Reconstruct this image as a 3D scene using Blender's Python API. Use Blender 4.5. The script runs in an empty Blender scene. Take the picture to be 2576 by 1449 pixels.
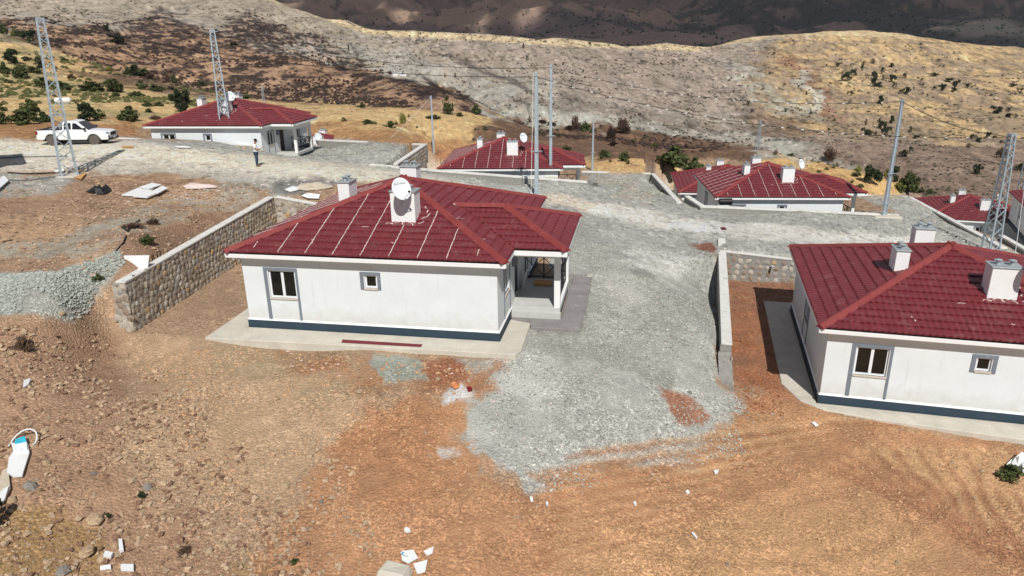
import bpy, math, random
import numpy as np
from mathutils import Vector, Matrix
rnd = random.Random(7)
R = math.radians
# ------------------------------------------------------------------ camera
CZ = 10.48
FPX = 1794.12          # focal length in pixels of a 2576 px wide picture
RI = np.array([0.99989, -0.00497, -0.01416]); FW = np.array([0.0, 0.9436, -0.33107]); UP = np.array([0.01501, 0.33104, 0.9435])
cam_d = bpy.data.cameras.new("camera"); cam = bpy.data.objects.new("camera", cam_d)
bpy.context.scene.collection.objects.link(cam)
cam.matrix_world = Matrix(((RI[0], UP[0], -FW[0], 0), (RI[1], UP[1], -FW[1], 0), (RI[2], UP[2], -FW[2], CZ), (0, 0, 0, 1)))
cam_d.sensor_width = 36; cam_d.lens = FPX / 2576 * 36; cam_d.clip_start = 0.5; cam_d.clip_end = 9000
SC = bpy.context.scene; SC.camera = cam
# ------------------------------------------------------------------ world, sun, exposure
SUN_EL = R(46.5); SUN_AZ = R(172)           # azimuth from +Y clockwise
w = bpy.data.worlds.new("World"); SC.world = w; w.use_nodes = True
nt = w.node_tree; bg = nt.nodes["Background"]; sky = nt.nodes.new("ShaderNodeTexSky"); sky.sky_type = 'NISHITA'
sky.sun_disc = False; sky.sun_elevation = SUN_EL; sky.sun_rotation = SUN_AZ; sky.altitude = 1200; sky.dust_density = 0.6
nt.links.new(sky.outputs[0], bg.inputs[0]); bg.inputs[1].default_value = 0.05
sd = bpy.data.lights.new("sun", 'SUN'); sd.energy = 4.95; sd.angle = R(0.5); sd.color = (1.0, 0.965, 0.915)
so = bpy.data.objects.new("sun", sd); SC.collection.objects.link(so)
SDIR = Vector((math.sin(SUN_AZ) * math.cos(SUN_EL), math.cos(SUN_AZ) * math.cos(SUN_EL), math.sin(SUN_EL)))
so.rotation_euler = SDIR.to_track_quat('Z', 'Y').to_euler(); so.location = (0, -20, 60)
SC.view_settings.view_transform = 'Standard'; SC.view_settings.look = 'None'; SC.view_settings.gamma = 1.0
SC.view_settings.use_curve_mapping = False; SC.view_settings.exposure = -0.13
# ------------------------------------------------------------------ helpers
COL = SC.collection
def lin(c):
    return tuple(((x / 255) / 12.92 if x <= 10 else (((x / 255) + .055) / 1.055) ** 2.4) for x in c)
def tag(o, label=None, cat=None, group=None, kind=None):
    if label: o["label"] = label
    if cat: o["category"] = cat
    if group: o["group"] = group
    if kind: o["kind"] = kind
    return o
def empty(name, loc=(0, 0, 0), rz=0.0):
    o = bpy.data.objects.new(name, None); COL.objects.link(o); o.location = loc; o.rotation_euler = (0, 0, rz); o.empty_display_size = .2
    return o
class MB:
    def __init__(s): s.v = []; s.f = []
    def add(s, vs, fs):
        n = len(s.v); s.v += [tuple(v) for v in vs]; s.f += [tuple(i + n for i in f) for f in fs]; return s
    def box(s, x0, x1, y0, y1, z0, z1):
        return s.add([(x0, y0, z0), (x1, y0, z0), (x1, y1, z0), (x0, y1, z0), (x0, y0, z1), (x1, y0, z1), (x1, y1, z1), (x0, y1, z1)],
                     [(0, 3, 2, 1), (4, 5, 6, 7), (0, 1, 5, 4), (1, 2, 6, 5), (2, 3, 7, 6), (3, 0, 4, 7)])
    def bar(s, a, b, w, h=None, n=4, w2=None):
        a = Vector(a); b = Vector(b); d = (b - a).normalized(); up = Vector((0, 0, 1)) if abs(d.z) < .95 else Vector((1, 0, 0))
        x = d.cross(up).normalized(); y = x.cross(d).normalized(); h = h or w; w2 = w if w2 is None else w2
        vs = []
        for p, k in ((a, w), (b, w2)):
            for i in range(n):
                t = 2 * math.pi * (i + .5) / n; q = (1.41421 if n == 4 else 1.0)
                vs.append(p + x * (math.cos(t) * k / 2 * q) + y * (math.sin(t) * k / 2 * q * h / w))
        fs = [(i, (i + 1) % n, n + (i + 1) % n, n + i) for i in range(n)] + [tuple(range(n))[::-1], tuple(range(n, 2 * n))]
        return s.add(vs, fs)
    def tube(s, pts, r, n=6):
        for i in range(len(pts) - 1): s.bar(pts[i], pts[i + 1], 2 * r, n=n)
        return s
    def lathe(s, prof, n=12, c=(0, 0, 0)):
        vs = []; fs = []
        for (r, z) in prof:
            for i in range(n):
                t = 2 * math.pi * i / n; vs.append((c[0] + r * math.cos(t), c[1] + r * math.sin(t), c[2] + z))
        for j in range(len(prof) - 1):
            for i in range(n):
                fs.append((j * n + i, j * n + (i + 1) % n, (j + 1) * n + (i + 1) % n, (j + 1) * n + i))
        fs.append(tuple(range(n))[::-1]); m = (len(prof) - 1) * n; fs.append(tuple(range(m, m + n)))
        return s.add(vs, fs)
    def mesh(s, name, m=None, smooth=False):
        me = bpy.data.meshes.new(name); me.from_pydata(s.v, [], s.f); me.update()
        if m: me.materials.append(m)
        if smooth: me.polygons.foreach_set('use_smooth', [True] * len(me.polygons))
        return me
    def build(s, name, m, parent=None, smooth=False, bevel=0, **kw):
        o = bpy.data.objects.new(name, s.mesh(name, m, smooth)); COL.objects.link(o)
        if parent: o.parent = parent
        if bevel:
            b = o.modifiers.new('bevel', 'BEVEL'); b.width = bevel; b.segments = 1
        if kw: tag(o, **kw)
        return o
def inst(name, me, parent=None, loc=(0, 0, 0), rot=(0, 0, 0), sc=(1, 1, 1)):
    o = bpy.data.objects.new(name, me); COL.objects.link(o)
    if parent: o.parent = parent
    o.location = loc; o.rotation_euler = rot; o.scale = sc
    return o
KIDS = {}
def children(o):
    return [c for c in o.children]
def copy_tree(o, parent=None, skip=()):
    c = o.copy(); COL.objects.link(c); c.parent = parent
    for k in ("label", "group", "category"):
        if parent is None and k in c: del c[k]
    for ch in o.children:
        if ch.name.split('.')[0] in skip: continue
        copy_tree(ch, c, skip)
    return c
# materials
def mat(name, col, rough=.8, metal=0.0, var=.12, scale=3.0, bump=0.0, bscale=40.0, spec=.3, col2=None, c2scale=1.0, c2lo=.55, c2hi=.65, objspace=False):
    m = bpy.data.materials.new(name); m.use_nodes = True; n = m.node_tree.nodes; l = m.node_tree.links; b = n["Principled BSDF"]
    b.inputs['Roughness'].default_value = rough; b.inputs['Metallic'].default_value = metal; b.inputs['Specular IOR Level'].default_value = spec
    tc = n.new("ShaderNodeTexCoord"); src = tc.outputs['Object']
    if not objspace:
        g = n.new("ShaderNodeNewGeometry"); src = g.outputs['Position']
    ns = n.new("ShaderNodeTexNoise"); ns.inputs['Scale'].default_value = scale; ns.inputs['Detail'].default_value = 8; ns.inputs['Roughness'].default_value = .65
    l.new(src, ns.inputs['Vector'])
    mr = n.new("ShaderNodeMapRange"); mr.inputs[1].default_value = .3; mr.inputs[2].default_value = .7; mr.inputs[3].default_value = 1 - var; mr.inputs[4].default_value = 1 + var
    l.new(ns.outputs[0], mr.inputs[0])
    mx = n.new("ShaderNodeMix"); mx.data_type = 'RGBA'; mx.blend_type = 'MULTIPLY'; mx.inputs[0].default_value = 1
    mx.inputs[6].default_value = (*col, 1); l.new(mr.outputs[0], mx.inputs[7]); out = mx.outputs[2]
    if col2:
        n2 = n.new("ShaderNodeTexNoise"); n2.inputs['Scale'].default_value = c2scale; n2.inputs['Detail'].default_value = 7; n2.inputs['Roughness'].default_value = .7; l.new(src, n2.inputs['Vector'])
        r2 = n.new("ShaderNodeMapRange"); r2.inputs[1].default_value = c2lo; r2.inputs[2].default_value = c2hi; l.new(n2.outputs[0], r2.inputs[0])
        m2 = n.new("ShaderNodeMix"); m2.data_type = 'RGBA'; l.new(r2.outputs[0], m2.inputs[0]); l.new(out, m2.inputs[6]); m2.inputs[7].default_value = (*col2, 1); out = m2.outputs[2]
    l.new(out, b.inputs['Base Color'])
    if bump:
        n3 = n.new("ShaderNodeTexNoise"); n3.inputs['Scale'].default_value = bscale; n3.inputs['Detail'].default_value = 5; l.new(src, n3.inputs['Vector'])
        bp = n.new("ShaderNodeBump"); bp.inputs['Strength'].default_value = bump; bp.inputs['Distance'].default_value = .02; l.new(n3.outputs[0], bp.inputs['Height']); l.new(bp.outputs[0], b.inputs['Normal'])
    return m
M = {}
M['wall'] = mat('white_render', (.705, .745, .755), .9, var=.035, scale=1.2, bump=.15, bscale=90, col2=(.58, .57, .54), c2scale=1.7, c2lo=.66, c2hi=.85)
wn_ = M['wall'].node_tree.nodes; wl_ = M['wall'].node_tree.links; _b = wn_['Principled BSDF']; _src = _b.inputs['Base Color'].links[0].from_socket
_tc = wn_.new('ShaderNodeTexCoord'); _sp = wn_.new('ShaderNodeSeparateXYZ'); wl_.new(_tc.outputs['Object'], _sp.inputs[0]); _ns = wn_.new('ShaderNodeTexNoise'); _ns.inputs['Scale'].default_value = 3.5; _ns.inputs['Detail'].default_value = 6; wl_.new(_tc.outputs['Object'], _ns.inputs['Vector'])
_m = wn_.new('ShaderNodeMath'); _m.operation = 'MULTIPLY_ADD'; _m.inputs[1].default_value = -1.1; wl_.new(_ns.outputs[0], _m.inputs[0]); wl_.new(_sp.outputs['Z'], _m.inputs[2]); _r = wn_.new('ShaderNodeMapRange'); _r.inputs[1].default_value = -.55; _r.inputs[2].default_value = .1; _r.inputs[3].default_value = .4; _r.inputs[4].default_value = 0; wl_.new(_m.outputs[0], _r.inputs[0])
_x = wn_.new('ShaderNodeMix'); _x.data_type = 'RGBA'; wl_.new(_r.outputs[0], _x.inputs[0]); wl_.new(_src, _x.inputs[6]); _x.inputs[7].default_value = (.46, .41, .34, 1)
_ws = wn_.new('ShaderNodeMapping'); _ws.inputs['Scale'].default_value = (5, 5, .35); wl_.new(_tc.outputs['Object'], _ws.inputs[0]); _n2 = wn_.new('ShaderNodeTexNoise'); _n2.inputs['Scale'].default_value = 1.4; _n2.inputs['Detail'].default_value = 5; wl_.new(_ws.outputs[0], _n2.inputs['Vector'])
_r2 = wn_.new('ShaderNodeMapRange'); _r2.inputs[1].default_value = .58; _r2.inputs[2].default_value = .8; _r2.inputs[3].default_value = 0; _r2.inputs[4].default_value = .35; wl_.new(_n2.outputs[0], _r2.inputs[0]); _y = wn_.new('ShaderNodeMix'); _y.data_type = 'RGBA'; wl_.new(_r2.outputs[0], _y.inputs[0]); wl_.new(_x.outputs[2], _y.inputs[6]); _y.inputs[7].default_value = (.5, .48, .44, 1); wl_.new(_y.outputs[2], _b.inputs['Base Color'])
M['white'] = mat('white_paint', (.80, .81, .80), .7, var=.04, scale=2, col2=(.5, .49, .46), c2scale=5, c2lo=.62, c2hi=.8)
M['plinth'] = mat('slate_blue_paint', lin((50, 66, 78)), .7, var=.12, scale=4, col2=lin((120, 128, 130)), c2scale=9, c2lo=.68, c2hi=.8)
M['trim'] = mat('grey_trim', lin((118, 126, 136)), .8, var=.08, scale=5, col2=lin((150, 155, 165)), c2scale=4, c2lo=.6, c2hi=.7)
M['roof'] = mat('maroon_roof_sheet', lin((112, 44, 50)), .4, var=.16, scale=2.2, spec=.4, col2=lin((150, 108, 104)), c2scale=2.5, c2lo=.54, c2hi=.95, bump=.1, bscale=25)
M['cap'] = mat('maroon_ridge_metal', lin((132, 58, 56)), .5, var=.12, scale=2.5, spec=.4, col2=lin((165, 105, 102)), c2scale=4, c2lo=.58, c2hi=.9, bump=.3, bscale=3)
M['foam'] = mat('pale_foam', lin((222, 204, 196)), .9, var=.15, scale=30)
M['metal'] = mat('galvanised_steel', lin((178, 190, 198)), .45, metal=.4, var=.2, scale=6)
M['sheetmetal'] = mat('zinc_sheet', lin((170, 178, 180)), .5, metal=.35, var=.22, scale=5)
M['darkmetal'] = mat('black_metal', (.012, .012, .014), .5, var=.1)
M['frame'] = mat('white_pvc', (.78, .80, .82), .4, var=.03, col2=lin((150, 190, 220)), c2scale=14, c2lo=.62, c2hi=.66)
M['glass'] = mat('dark_glass', (.006, .009, .008), .08, var=.3, scale=3, spec=.6)
M['dark'] = mat('unlit_room_black', (.01, .01, .01), .9)  # near-black colour in place of the shade inside the rooms
M['marble'] = mat('pale_sill_stone', lin((200, 190, 178)), .6, var=.12, scale=14)
M['concrete'] = mat('pale_concrete', lin((196, 190, 176)), .95, var=.13, scale=1.6, bump=.4, bscale=60, col2=lin((232, 230, 224)), c2scale=12, c2lo=.60, c2hi=.70)
M['concrete2'] = mat('grey_concrete', lin((136, 132, 130)), .95, var=.2, scale=1.4, bump=.4, bscale=60, col2=lin((205, 200, 190)), c2scale=3.0, c2lo=.60, c2hi=.75)
M['slab'] = mat('porch_concrete', lin((186, 186, 182)), .85, var=.1, scale=2, bump=.2)
M['coping'] = mat('coping_concrete', lin((214, 212, 206)), .95, var=.1, scale=2.5, bump=.5, bscale=50, col2=lin((165, 165, 158)), c2scale=2.4, c2lo=.55, c2hi=.75)
M['mortar'] = mat('rough_mortar', lin((176, 167, 154)), 1, var=.3, scale=7, bump=1, bscale=12, col2=lin((110, 100, 94)), c2scale=3, c2lo=.5, c2hi=.6)
M['mortar2'] = mat('grey_mortar', lin((140, 138, 132)), 1, var=.25, scale=7, bump=1, bscale=14)
STONE = [mat('wall_stone_' + n, lin(c), .95, var=.3, scale=9, bump=.8, bscale=25, objspace=True) for n, c in
         (('tan', (172, 160, 142)), ('ochre', (186, 156, 116)), ('grey', (158, 152, 144)), ('brown', (148, 132, 116)), ('pale', (184, 176, 164)))]
M['rust'] = STONE[1]
M['red_metal'] = mat('maroon_flashing', lin((105, 45, 50)), .6, var=.2, scale=5)
M['board'] = mat('white_plasterboard', (.72, .73, .72), .9, var=.06, scale=5)
M['beige_board'] = mat('beige_board', lin((190, 178, 158)), .9, var=.1, scale=6)
M['black_sheet'] = mat('black_plastic', (.012, .012, .013), .45, var=.2)
M['blue_pack'] = mat('blue_plastic', lin((60, 180, 205)), .6, var=.2, scale=12)
M['orange_pack'] = mat('orange_plastic', lin((196, 128, 84)), .6, var=.2, scale=12)
M['wood'] = mat('plywood', lin((190, 145, 95)), .9, var=.2, scale=8)
M['cable'] = mat('black_cable', (.012, .012, .012), .7)
M['wcable'] = mat('white_cable', (.7, .7, .68), .7)
M['hose'] = mat('grey_hose', lin((110, 112, 112)), .7)
M['green_hose'] = mat('green_cord', lin((60, 150, 110)), .7)
M['dish'] = mat('dish_white', (.74, .80, .81), .45, var=.02)
M['text'] = mat('dish_lettering', lin((70, 84, 100)), .7)
M['rock'] = mat('field_rock', lin((176, 152, 122)), .95, var=.35, scale=4, bump=1, bscale=18, objspace=True)
M['rockg'] = mat('grey_rock', lin((140, 134, 126)), .95, var=.35, scale=4, bump=1, bscale=18, objspace=True)
# ------------------------------------------------------------------ value noise
def _h(ix, iy, s):
    n = (ix.astype(np.int64) * 374761393 + iy.astype(np.int64) * 668265263 + s * 974634777) & 0xffffffff
    n = ((n ^ (n >> 13)) * 1274126177) & 0xffffffff; n = n ^ (n >> 16)
    return (n & 0xffffff) / float(0xffffff)
def vnoise(x, y, s=0):
    ix = np.floor(x); iy = np.floor(y); fx = x - ix; fy = y - iy; fx = fx * fx * (3 - 2 * fx); fy = fy * fy * (3 - 2 * fy)
    a = _h(ix, iy, s); b = _h(ix + 1, iy, s); c = _h(ix, iy + 1, s); d = _h(ix + 1, iy + 1, s)
    return (a + (b - a) * fx) * (1 - fy) + (c + (d - c) * fx) * fy
def fbm(x, y, oct=5, s=0, rough=.5, ridged=False):
    t = 0; a = 1; n = 0
    for o in range(oct):
        q = vnoise(x, y, s + o * 17)
        if ridged: q = 1 - abs(2 * q - 1)
        t = t + a * q; n += a; a *= rough
        x, y = x * 1.93 * .8 - y * 1.93 * .6 + 13.1, x * 1.93 * .6 + y * 1.93 * .8 + 7.7
    return t / n
def sst(a, b, x):
    t = np.clip((x - a) / (b - a), 0, 1); return t * t * (3 - 2 * t)
# ------------------------------------------------------------------ projection helpers (2576 px wide survey coordinates)
def ray(u, v): return RI * ((u - 1288) / FPX) + UP * ((724.5 - v) / FPX) + FW
def atz(u, v, z): d = ray(u, v); return np.array([0, 0, CZ]) + d * ((z - CZ) / d[2])
def atd(u, v, Z): return np.array([0, 0, CZ]) + ray(u, v) * Z
def project(x, y, z):
    P = np.stack([x, y, z - CZ], -1); d = np.maximum(P @ FW, .5)
    return 1288 + FPX * (P @ RI) / d, 724.5 - FPX * (P @ UP) / d
# houses: x, y, z of the plinth top under the front-left eave corner, turn
HS = {'H1': (-10.622, 25.379, 0.4, -0.18), 'H2': (10.85, 23.274, -2.091, -0.262), 'H3': (-31.041, 61.639, 1.13, -0.123), 'H4': (-6.162, 60.363, -2.663, -0.064),
      'H5': (16.426, 56.402, -4.597, -0.078), 'H6': (16.634, 69.842, -6.988, -0.145), 'H7': (47.273, 79.246, -12.342, -0.345)}
def hw(h, a, b, z=0.0):
    x, y, zz, yaw = HS[h]; c, s = math.cos(yaw), math.sin(yaw); return (x + a * c - b * s, y + a * s + b * c, zz + z)
# ------------------------------------------------------------------ terrain
CP = []
for (u, v, z) in [
    # main yard and apron level
    (540, 850, -.05), (900, 890, -.1), (1290, 900, -.12), (1480, 830, -.05), (1480, 690, -.02), (350, 850, -.05), (200, 870, .35), (600, 700, 0), (1100, 800, 0), (1000, 700, 0), (1300, 700, 0),
    (1400, 560, -.35), (1600, 620, -.8), (1790, 620, -1.1), (1700, 740, -.85), (1785, 850, -1.2), (1780, 940, -1.6), (1600, 830, -.5), (1500, 950, -.5), (1650, 1000, -1.2),
    # foreground slope
    (1000, 1000, -.45), (700, 1000, -.35), (400, 1000, 0), (150, 1000, .45), (0, 900, 1.0), (0, 1100, .5), (400, 1200, -.5), (800, 1200, -1.0), (1200, 1200, -1.2), (1600, 1200, -2.0), (1850, 1100, -2.3),
    (0, 1449, -.4), (400, 1449, -1.1), (900, 1449, -1.6), (1288, 1449, -2.0), (1800, 1449, -2.8), (2300, 1449, -3.4), (2576, 1449, -3.7), (2000, 1150, -2.6), (2300, 1200, -3.0), (2576, 1200, -3.0),
    (2000, 1000, -2.5), (2300, 1060, -2.52), (2576, 1090, -2.54), (1860, 960, -2.5), (1990, 760, -2.5), (1840, 740, -2.5), (2300, 900, -2.5),
    # left upper ground
    (280, 790, .55), (255, 755, 1.1), (250, 700, 1.85), (320, 830, .1), (0, 700, 2.1), (150, 760, 1.7), (300, 690, 2.0), (680, 480, 2.32), (500, 570, 2.1), (200, 600, 2.2), (0, 560, 2.6), (400, 500, 2.4), (0, 470, 2.9), (170, 442, 2.9), (480, 440, 2.55),
    # road
    (0, 380, 3.2), (185, 366, 3.25), (300, 352, 3.05), (400, 400, 3.0), (648, 418, 2.7), (800, 450, 2.35), (900, 425, 1.9), (1000, 430, 1.5), (1100, 440, .65), (1200, 450, .15), (1350, 492, -.7), (1470, 470, -.85), (1600, 540, -1.25), (1385, 446, -.75),
    (1800, 560, -1.6), (2000, 590, -2.05), (1830, 640, -.9), (1995, 655, -1.15), (2200, 600, -2.7), (2222, 546, -2.9), (2400, 620, -3.7), (2560, 660, -4.3), (1720, 520, -1.9), (2000, 530, -2.4), (2250, 545, -2.95), (2576, 640, -4.6), (2450, 600, -4.0), (2350, 556, -4.2),
    # yards beyond the road
    (560, 362, 2.1), (430, 352, 2.6), (700, 390, .75), (800, 395, .9), (1070, 364, .9), (900, 380, .8), (930, 413, .6), (1000, 420, .45), (1500, 442, -3.0), (1640, 442, -3.1), (1690, 495, -2.0), (1560, 480, -1.5), (2160, 495, -4.9), (2284, 500, -5.0), (2200, 515, -4.2),
    (1740, 470, -7.2), (1700, 452, -7.3), (1090, 405, -2.6), (1100, 395, -2.8)]:
    CP.append(atz(u, v, z))
for (u, v, Z) in [
    (0, 330, 60), (0, 300, 70), (200, 290, 78), (340, 300, 74), (100, 262, 86), (400, 260, 92), (200, 240, 97), (60, 200, 112), (200, 190, 125), (100, 130, 140), (0, 90, 160), (400, 130, 205), (250, 90, 230), (300, 60, 280), (100, 40, 290), (200, 0, 350), (0, 0, 330), (500, 0, 390), (0, -60, 380), (300, -60, 420), (600, -40, 440), (-300, 100, 200), (-300, 300, 70), (-300, 0, 340),
    (500, 220, 130), (500, 150, 190), (600, 260, 105),
    (900, 300, 86), (1150, 300, 100), (1000, 330, 80), (900, 268, 112), (1150, 287, 110), (900, 225, 135), (900, 182, 168), (1000, 193, 168), (1100, 217, 155), (1200, 258, 132), (1235, 285, 118), (700, 152, 205), (800, 165, 185),
    (1250, 330, 92), (1300, 335, 105), (1400, 372, 92), (1550, 350, 108), (1300, 262, 190), (1300, 200, 245), (1300, 150, 295), (1400, 103, 365), (1200, 95, 370), (1000, 150, 290), (1000, 110, 330), (930, 76, 372), (1100, 85, 372), (1150, 150, 280), (1100, 185, 235), (950, 165, 245),
    (700, 100, 300), (800, 40, 402), (850, 60, 380), (680, 0, 432), (600, 60, 330), (760, 120, 270),
    (1500, 400, 84), (1650, 400, 88), (1700, 428, 80), (1850, 370, 108), (1950, 400, 97), (2080, 415, 97), (2200, 442, 93), (2290, 485, 86), (1960, 385, 103),
    (1600, 335, 175), (1900, 345, 190), (1700, 300, 205), (1450, 280, 190), (2200, 330, 205), (2500, 420, 135), (2350, 440, 122), (2500, 350, 185), (2100, 360, 180), (2576, 470, 118), (2200, 400, 140), (2050, 350, 175), (2576, 250, 260), (2200, 250, 250), (2000, 250, 255), (2200, 150, 330), (2400, 180, 310), (2000, 160, 320),
    (2100, 74, 402), (1950, 81, 402), (1900, 87, 402), (2250, 80, 402), (2400, 102, 392), (2576, 128, 385), (1750, 118, 385), (1600, 115, 380), (1500, 108, 375), (1750, 200, 285), (1500, 200, 265), (1850, 130, 370), (2800, 150, 385), (2900, 300, 240), (2900, 450, 130)]:
    CP.append(atd(u, v, Z))
# ground behind the ridges and around the frame
def below(u, v, Z, dz): p = atd(u, v, Z); p[2] -= dz; CP.append(p)
for u, v, Z in ((1000, 193, 205), (1100, 217, 190), (1200, 258, 165), (1235, 285, 150), (900, 182, 205)): below(u, v, Z, 8)
for u, v, Z in ((1960, 385, 132), (2080, 415, 125), (2200, 442, 118), (1850, 365, 140)): below(u, v, Z, 5)
for u, v in ((680, -10), (800, 40), (930, 76), (1200, 95), (1500, 108), (1750, 118), (1950, 81), (2100, 74), (2400, 102), (2700, 130)):
    below(u, v, 470, 14); below(u, v, 620, 60)
for p in ((-14, 8, -1.2), (0, 6, -2.6), (14, 6, -4.2), (-20, 14, .2), (30, 20, -4.5), (30, 10, -5), (0, -5, -4), (-40, 20, 3), (-40, -5, 1), (40, -5, -7), (-45, 45, 4.2), (50, 40, -6), (60, 60, -9), (70, 90, -13), (47, 80, -12.7), (55, 85, -12.8)):
    CP.append(np.array(p, float))
for a, b in ((-1, 3), (-1, 10), (5, 5), (10, 10)): CP.append(np.array(hw('H2', a, b, -.41)))
for h, dz in (('H4', -.4), ('H5', -.4), ('H6', -.42), ('H3', -.42)):
    for a, b in ((3, 5), (8, 5), (5, 10)): CP.append(np.array(hw(h, a, b, dz)))
for a, b in ((3, 15), (9, 15)): CP.append(np.array(hw('H4', a, b, -1.2)))
for a, b in ((3, 15.5), (9, 15.5)): CP.append(np.array(hw('H3', a, b, -1.5)))
for a, b in ((4, 15), (12, 15)): CP.append(np.array(hw('H5', a, b, -1.4)))
CP = np.array(CP)
def warp(x, y):
    r = np.sqrt(x * x + (y + 12) ** 2) + 1e-6; return np.arctan2(x, y + 12) * 1.6, np.log(r)
cw = np.stack(warp(CP[:, 0], CP[:, 1]), -1)
def _U(d2): return np.where(d2 > 1e-12, d2 * np.log(np.maximum(d2, 1e-12)) * .5, 0)
_n = len(cw); _K = _U(((cw[:, None] - cw[None]) ** 2).sum(-1)) + np.eye(_n) * 2e-4
_P = np.c_[np.ones(_n), cw]; _A = np.zeros((_n + 3, _n + 3)); _A[:_n, :_n] = _K; _A[:_n, _n:] = _P; _A[_n:, :_n] = _P.T
_sol = np.linalg.solve(_A, np.r_[CP[:, 2], 0, 0, 0])
def tps(x, y):
    sh = np.shape(x); a, b = warp(np.ravel(x).astype(float), np.ravel(y).astype(float)); out = np.empty(a.size)
    for i in range(0, a.size, 20000):
        q = np.stack([a[i:i + 20000], b[i:i + 20000]], -1)
        d2 = (q[:, 0:1] - cw[:, 0][None]) ** 2 + (q[:, 1:2] - cw[:, 1][None]) ** 2
        out[i:i + 20000] = _U(d2) @ _sol[:_n] + _sol[_n] + q @ _sol[_n + 1:]
    return out.reshape(sh)
W1A = np.array([-14.60, 25.49]); W1B = np.array([-13.22, 39.3])
PADS = [
    ([W1A + np.array([-.3, -.1]), W1B + np.array([-.3, .3]), hw('H1', -1.85, 12.85)[:2], hw('H1', 9.5, 12.85)[:2], hw('H1', 10.3, 3)[:2], hw('H1', 10, 0)[:2], hw('H1', -1, -.8)[:2]], 0.0),
    ([hw('H2', -3.05, .9)[:2], hw('H2', -3.05, 14.8)[:2], hw('H2', 14.5, 14.8)[:2], hw('H2', 14.5, -.3)[:2], hw('H2', 0, -.3)[:2]], -2.5),
    ([hw('H3', .1, .1)[:2], hw('H3', -.5, 12)[:2], hw('H3', 9.5, 12.5)[:2], hw('H3', 13, 9)[:2], hw('H3', 13, -1)[:2], hw('H3', 9.8, -.6)[:2]], .72),
    ([hw('H4', -4.4, -1.6)[:2], hw('H4', -3.2, 13)[:2], hw('H4', 13, 13)[:2], hw('H4', 13.6, -1.2)[:2]], -3.06),
    ([hw('H5', -1.5, -1.6)[:2], hw('H5', -1.5, 13)[:2], hw('H5', 13, 13)[:2], hw('H5', 13.6, -.6)[:2]], -5.0),
    ([hw('H6', -3, -1)[:2], hw('H6', -3, 13)[:2], hw('H6', 13, 13)[:2], hw('H6', 13, -1)[:2]], -7.4),
    ([hw('H7', -1, -2)[:2], hw('H7', -1, 13)[:2], hw('H7', 13, 13)[:2], hw('H7', 13, -2)[:2]], -12.75)]
def inpoly(px, py, poly):
    c = np.zeros(np.shape(px), bool); n = len(poly)
    for i in range(n):
        x0, y0 = poly[i]; x1, y1 = poly[(i + 1) % n]
        if y0 == y1: continue
        c ^= ((y0 > py) != (y1 > py)) & (px < (x1 - x0) * (py - y0) / (y1 - y0) + x0)
    return c
def height(x, y, rough=True):
    x = np.asarray(x, float); y = np.asarray(y, float)
    z = tps(x, y)
    r = np.hypot(x, y)
    far = sst(110, 200, r)
    if rough:
        z = z + far * ((fbm(x / 60, y / 60, 5, 3, .5, True) - .62) * 6.5 * sst(110, 300, r) + (fbm(x / 14, y / 14, 4, 9, .6, True) - .55) * 2.6 * (1 - .75 * sst(300, 360, r)))
    for poly, pz in PADS: z = np.where(inpoly(x, y, poly), pz, z)
    X0, Y0, _, yw = HS['H1']; aa = (x - X0) * math.cos(yw) + (y - Y0) * math.sin(yw); bb_ = -(x - X0) * math.sin(yw) + (y - Y0) * math.cos(yw)
    z = np.where((aa > -.7) & (aa < 13.05) & (bb_ > -.85) & (bb_ < 10), np.minimum(z, -.06), z)
    if rough:
        k = 1 - sst(80, 140, r); near = 1 - sst(24, 40, r)
        for (cx, cy, r0) in ((4.5, 30.0, 12.6), (4.5, 30.0, 14.4), (4.0, 31.0, 15.6), (3.0, 6.0, 9.0), (3.0, 6.0, 10.8), (12.5, 8.0, 11.0), (12.5, 8.0, 12.8)):
            dd = np.hypot(x - cx, y - cy) - r0 + (fbm(x / 3, y / 3, 2, 71) - .5) * .8
            z = z - near * .022 * np.exp(-(dd / .20) ** 2) * (y < 23) + near * .012 * np.exp(-((np.abs(dd) - .38) / .14) ** 2) * (y < 23)
        z = z + near * (fbm(x * 6.5, y * 6.5, 3, 18, .6) - .5) * .022 + k * ((fbm(x / 2.2, y / 2.2, 4, 5) - .5) * .10 + (fbm(x * 3.1, y * 3.1, 3, 8, .6) - .5) * .045)
    return z
def hit(u, v, z0=5.5, smax=900):
    d = ray(u, v); s = z0
    S = z0 * np.exp(np.linspace(0, math.log(smax / z0), 1400)); P = np.array([0, 0, CZ])[None] + d[None] * S[:, None]
    g = P[:, 2] - height(P[:, 0], P[:, 1], False)
    i = np.argmax(g < 0)
    if g[i] >= 0: return P[-1]
    a = g[i - 1] / (g[i - 1] - g[i]); s = S[i - 1] + (S[i] - S[i - 1]) * a
    q = np.array([0, 0, CZ]) + d * s; q[2] = float(height(q[0], q[1])); return q
# polar level-of-detail grid
th = np.radians(np.r_[np.linspace(-85, -44, 14)[:-1], np.linspace(-44, 44, 710), np.linspace(44, 85, 14)[1:]])
rr = np.r_[np.linspace(1.5, 11, 14)[:-1], 11 * np.exp(np.linspace(0, math.log(640 / 11), 650))]
TH, RR = np.meshgrid(th, rr); GX = RR * np.sin(TH); GY = RR * np.cos(TH)
GZ = height(GX, GY)
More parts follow.
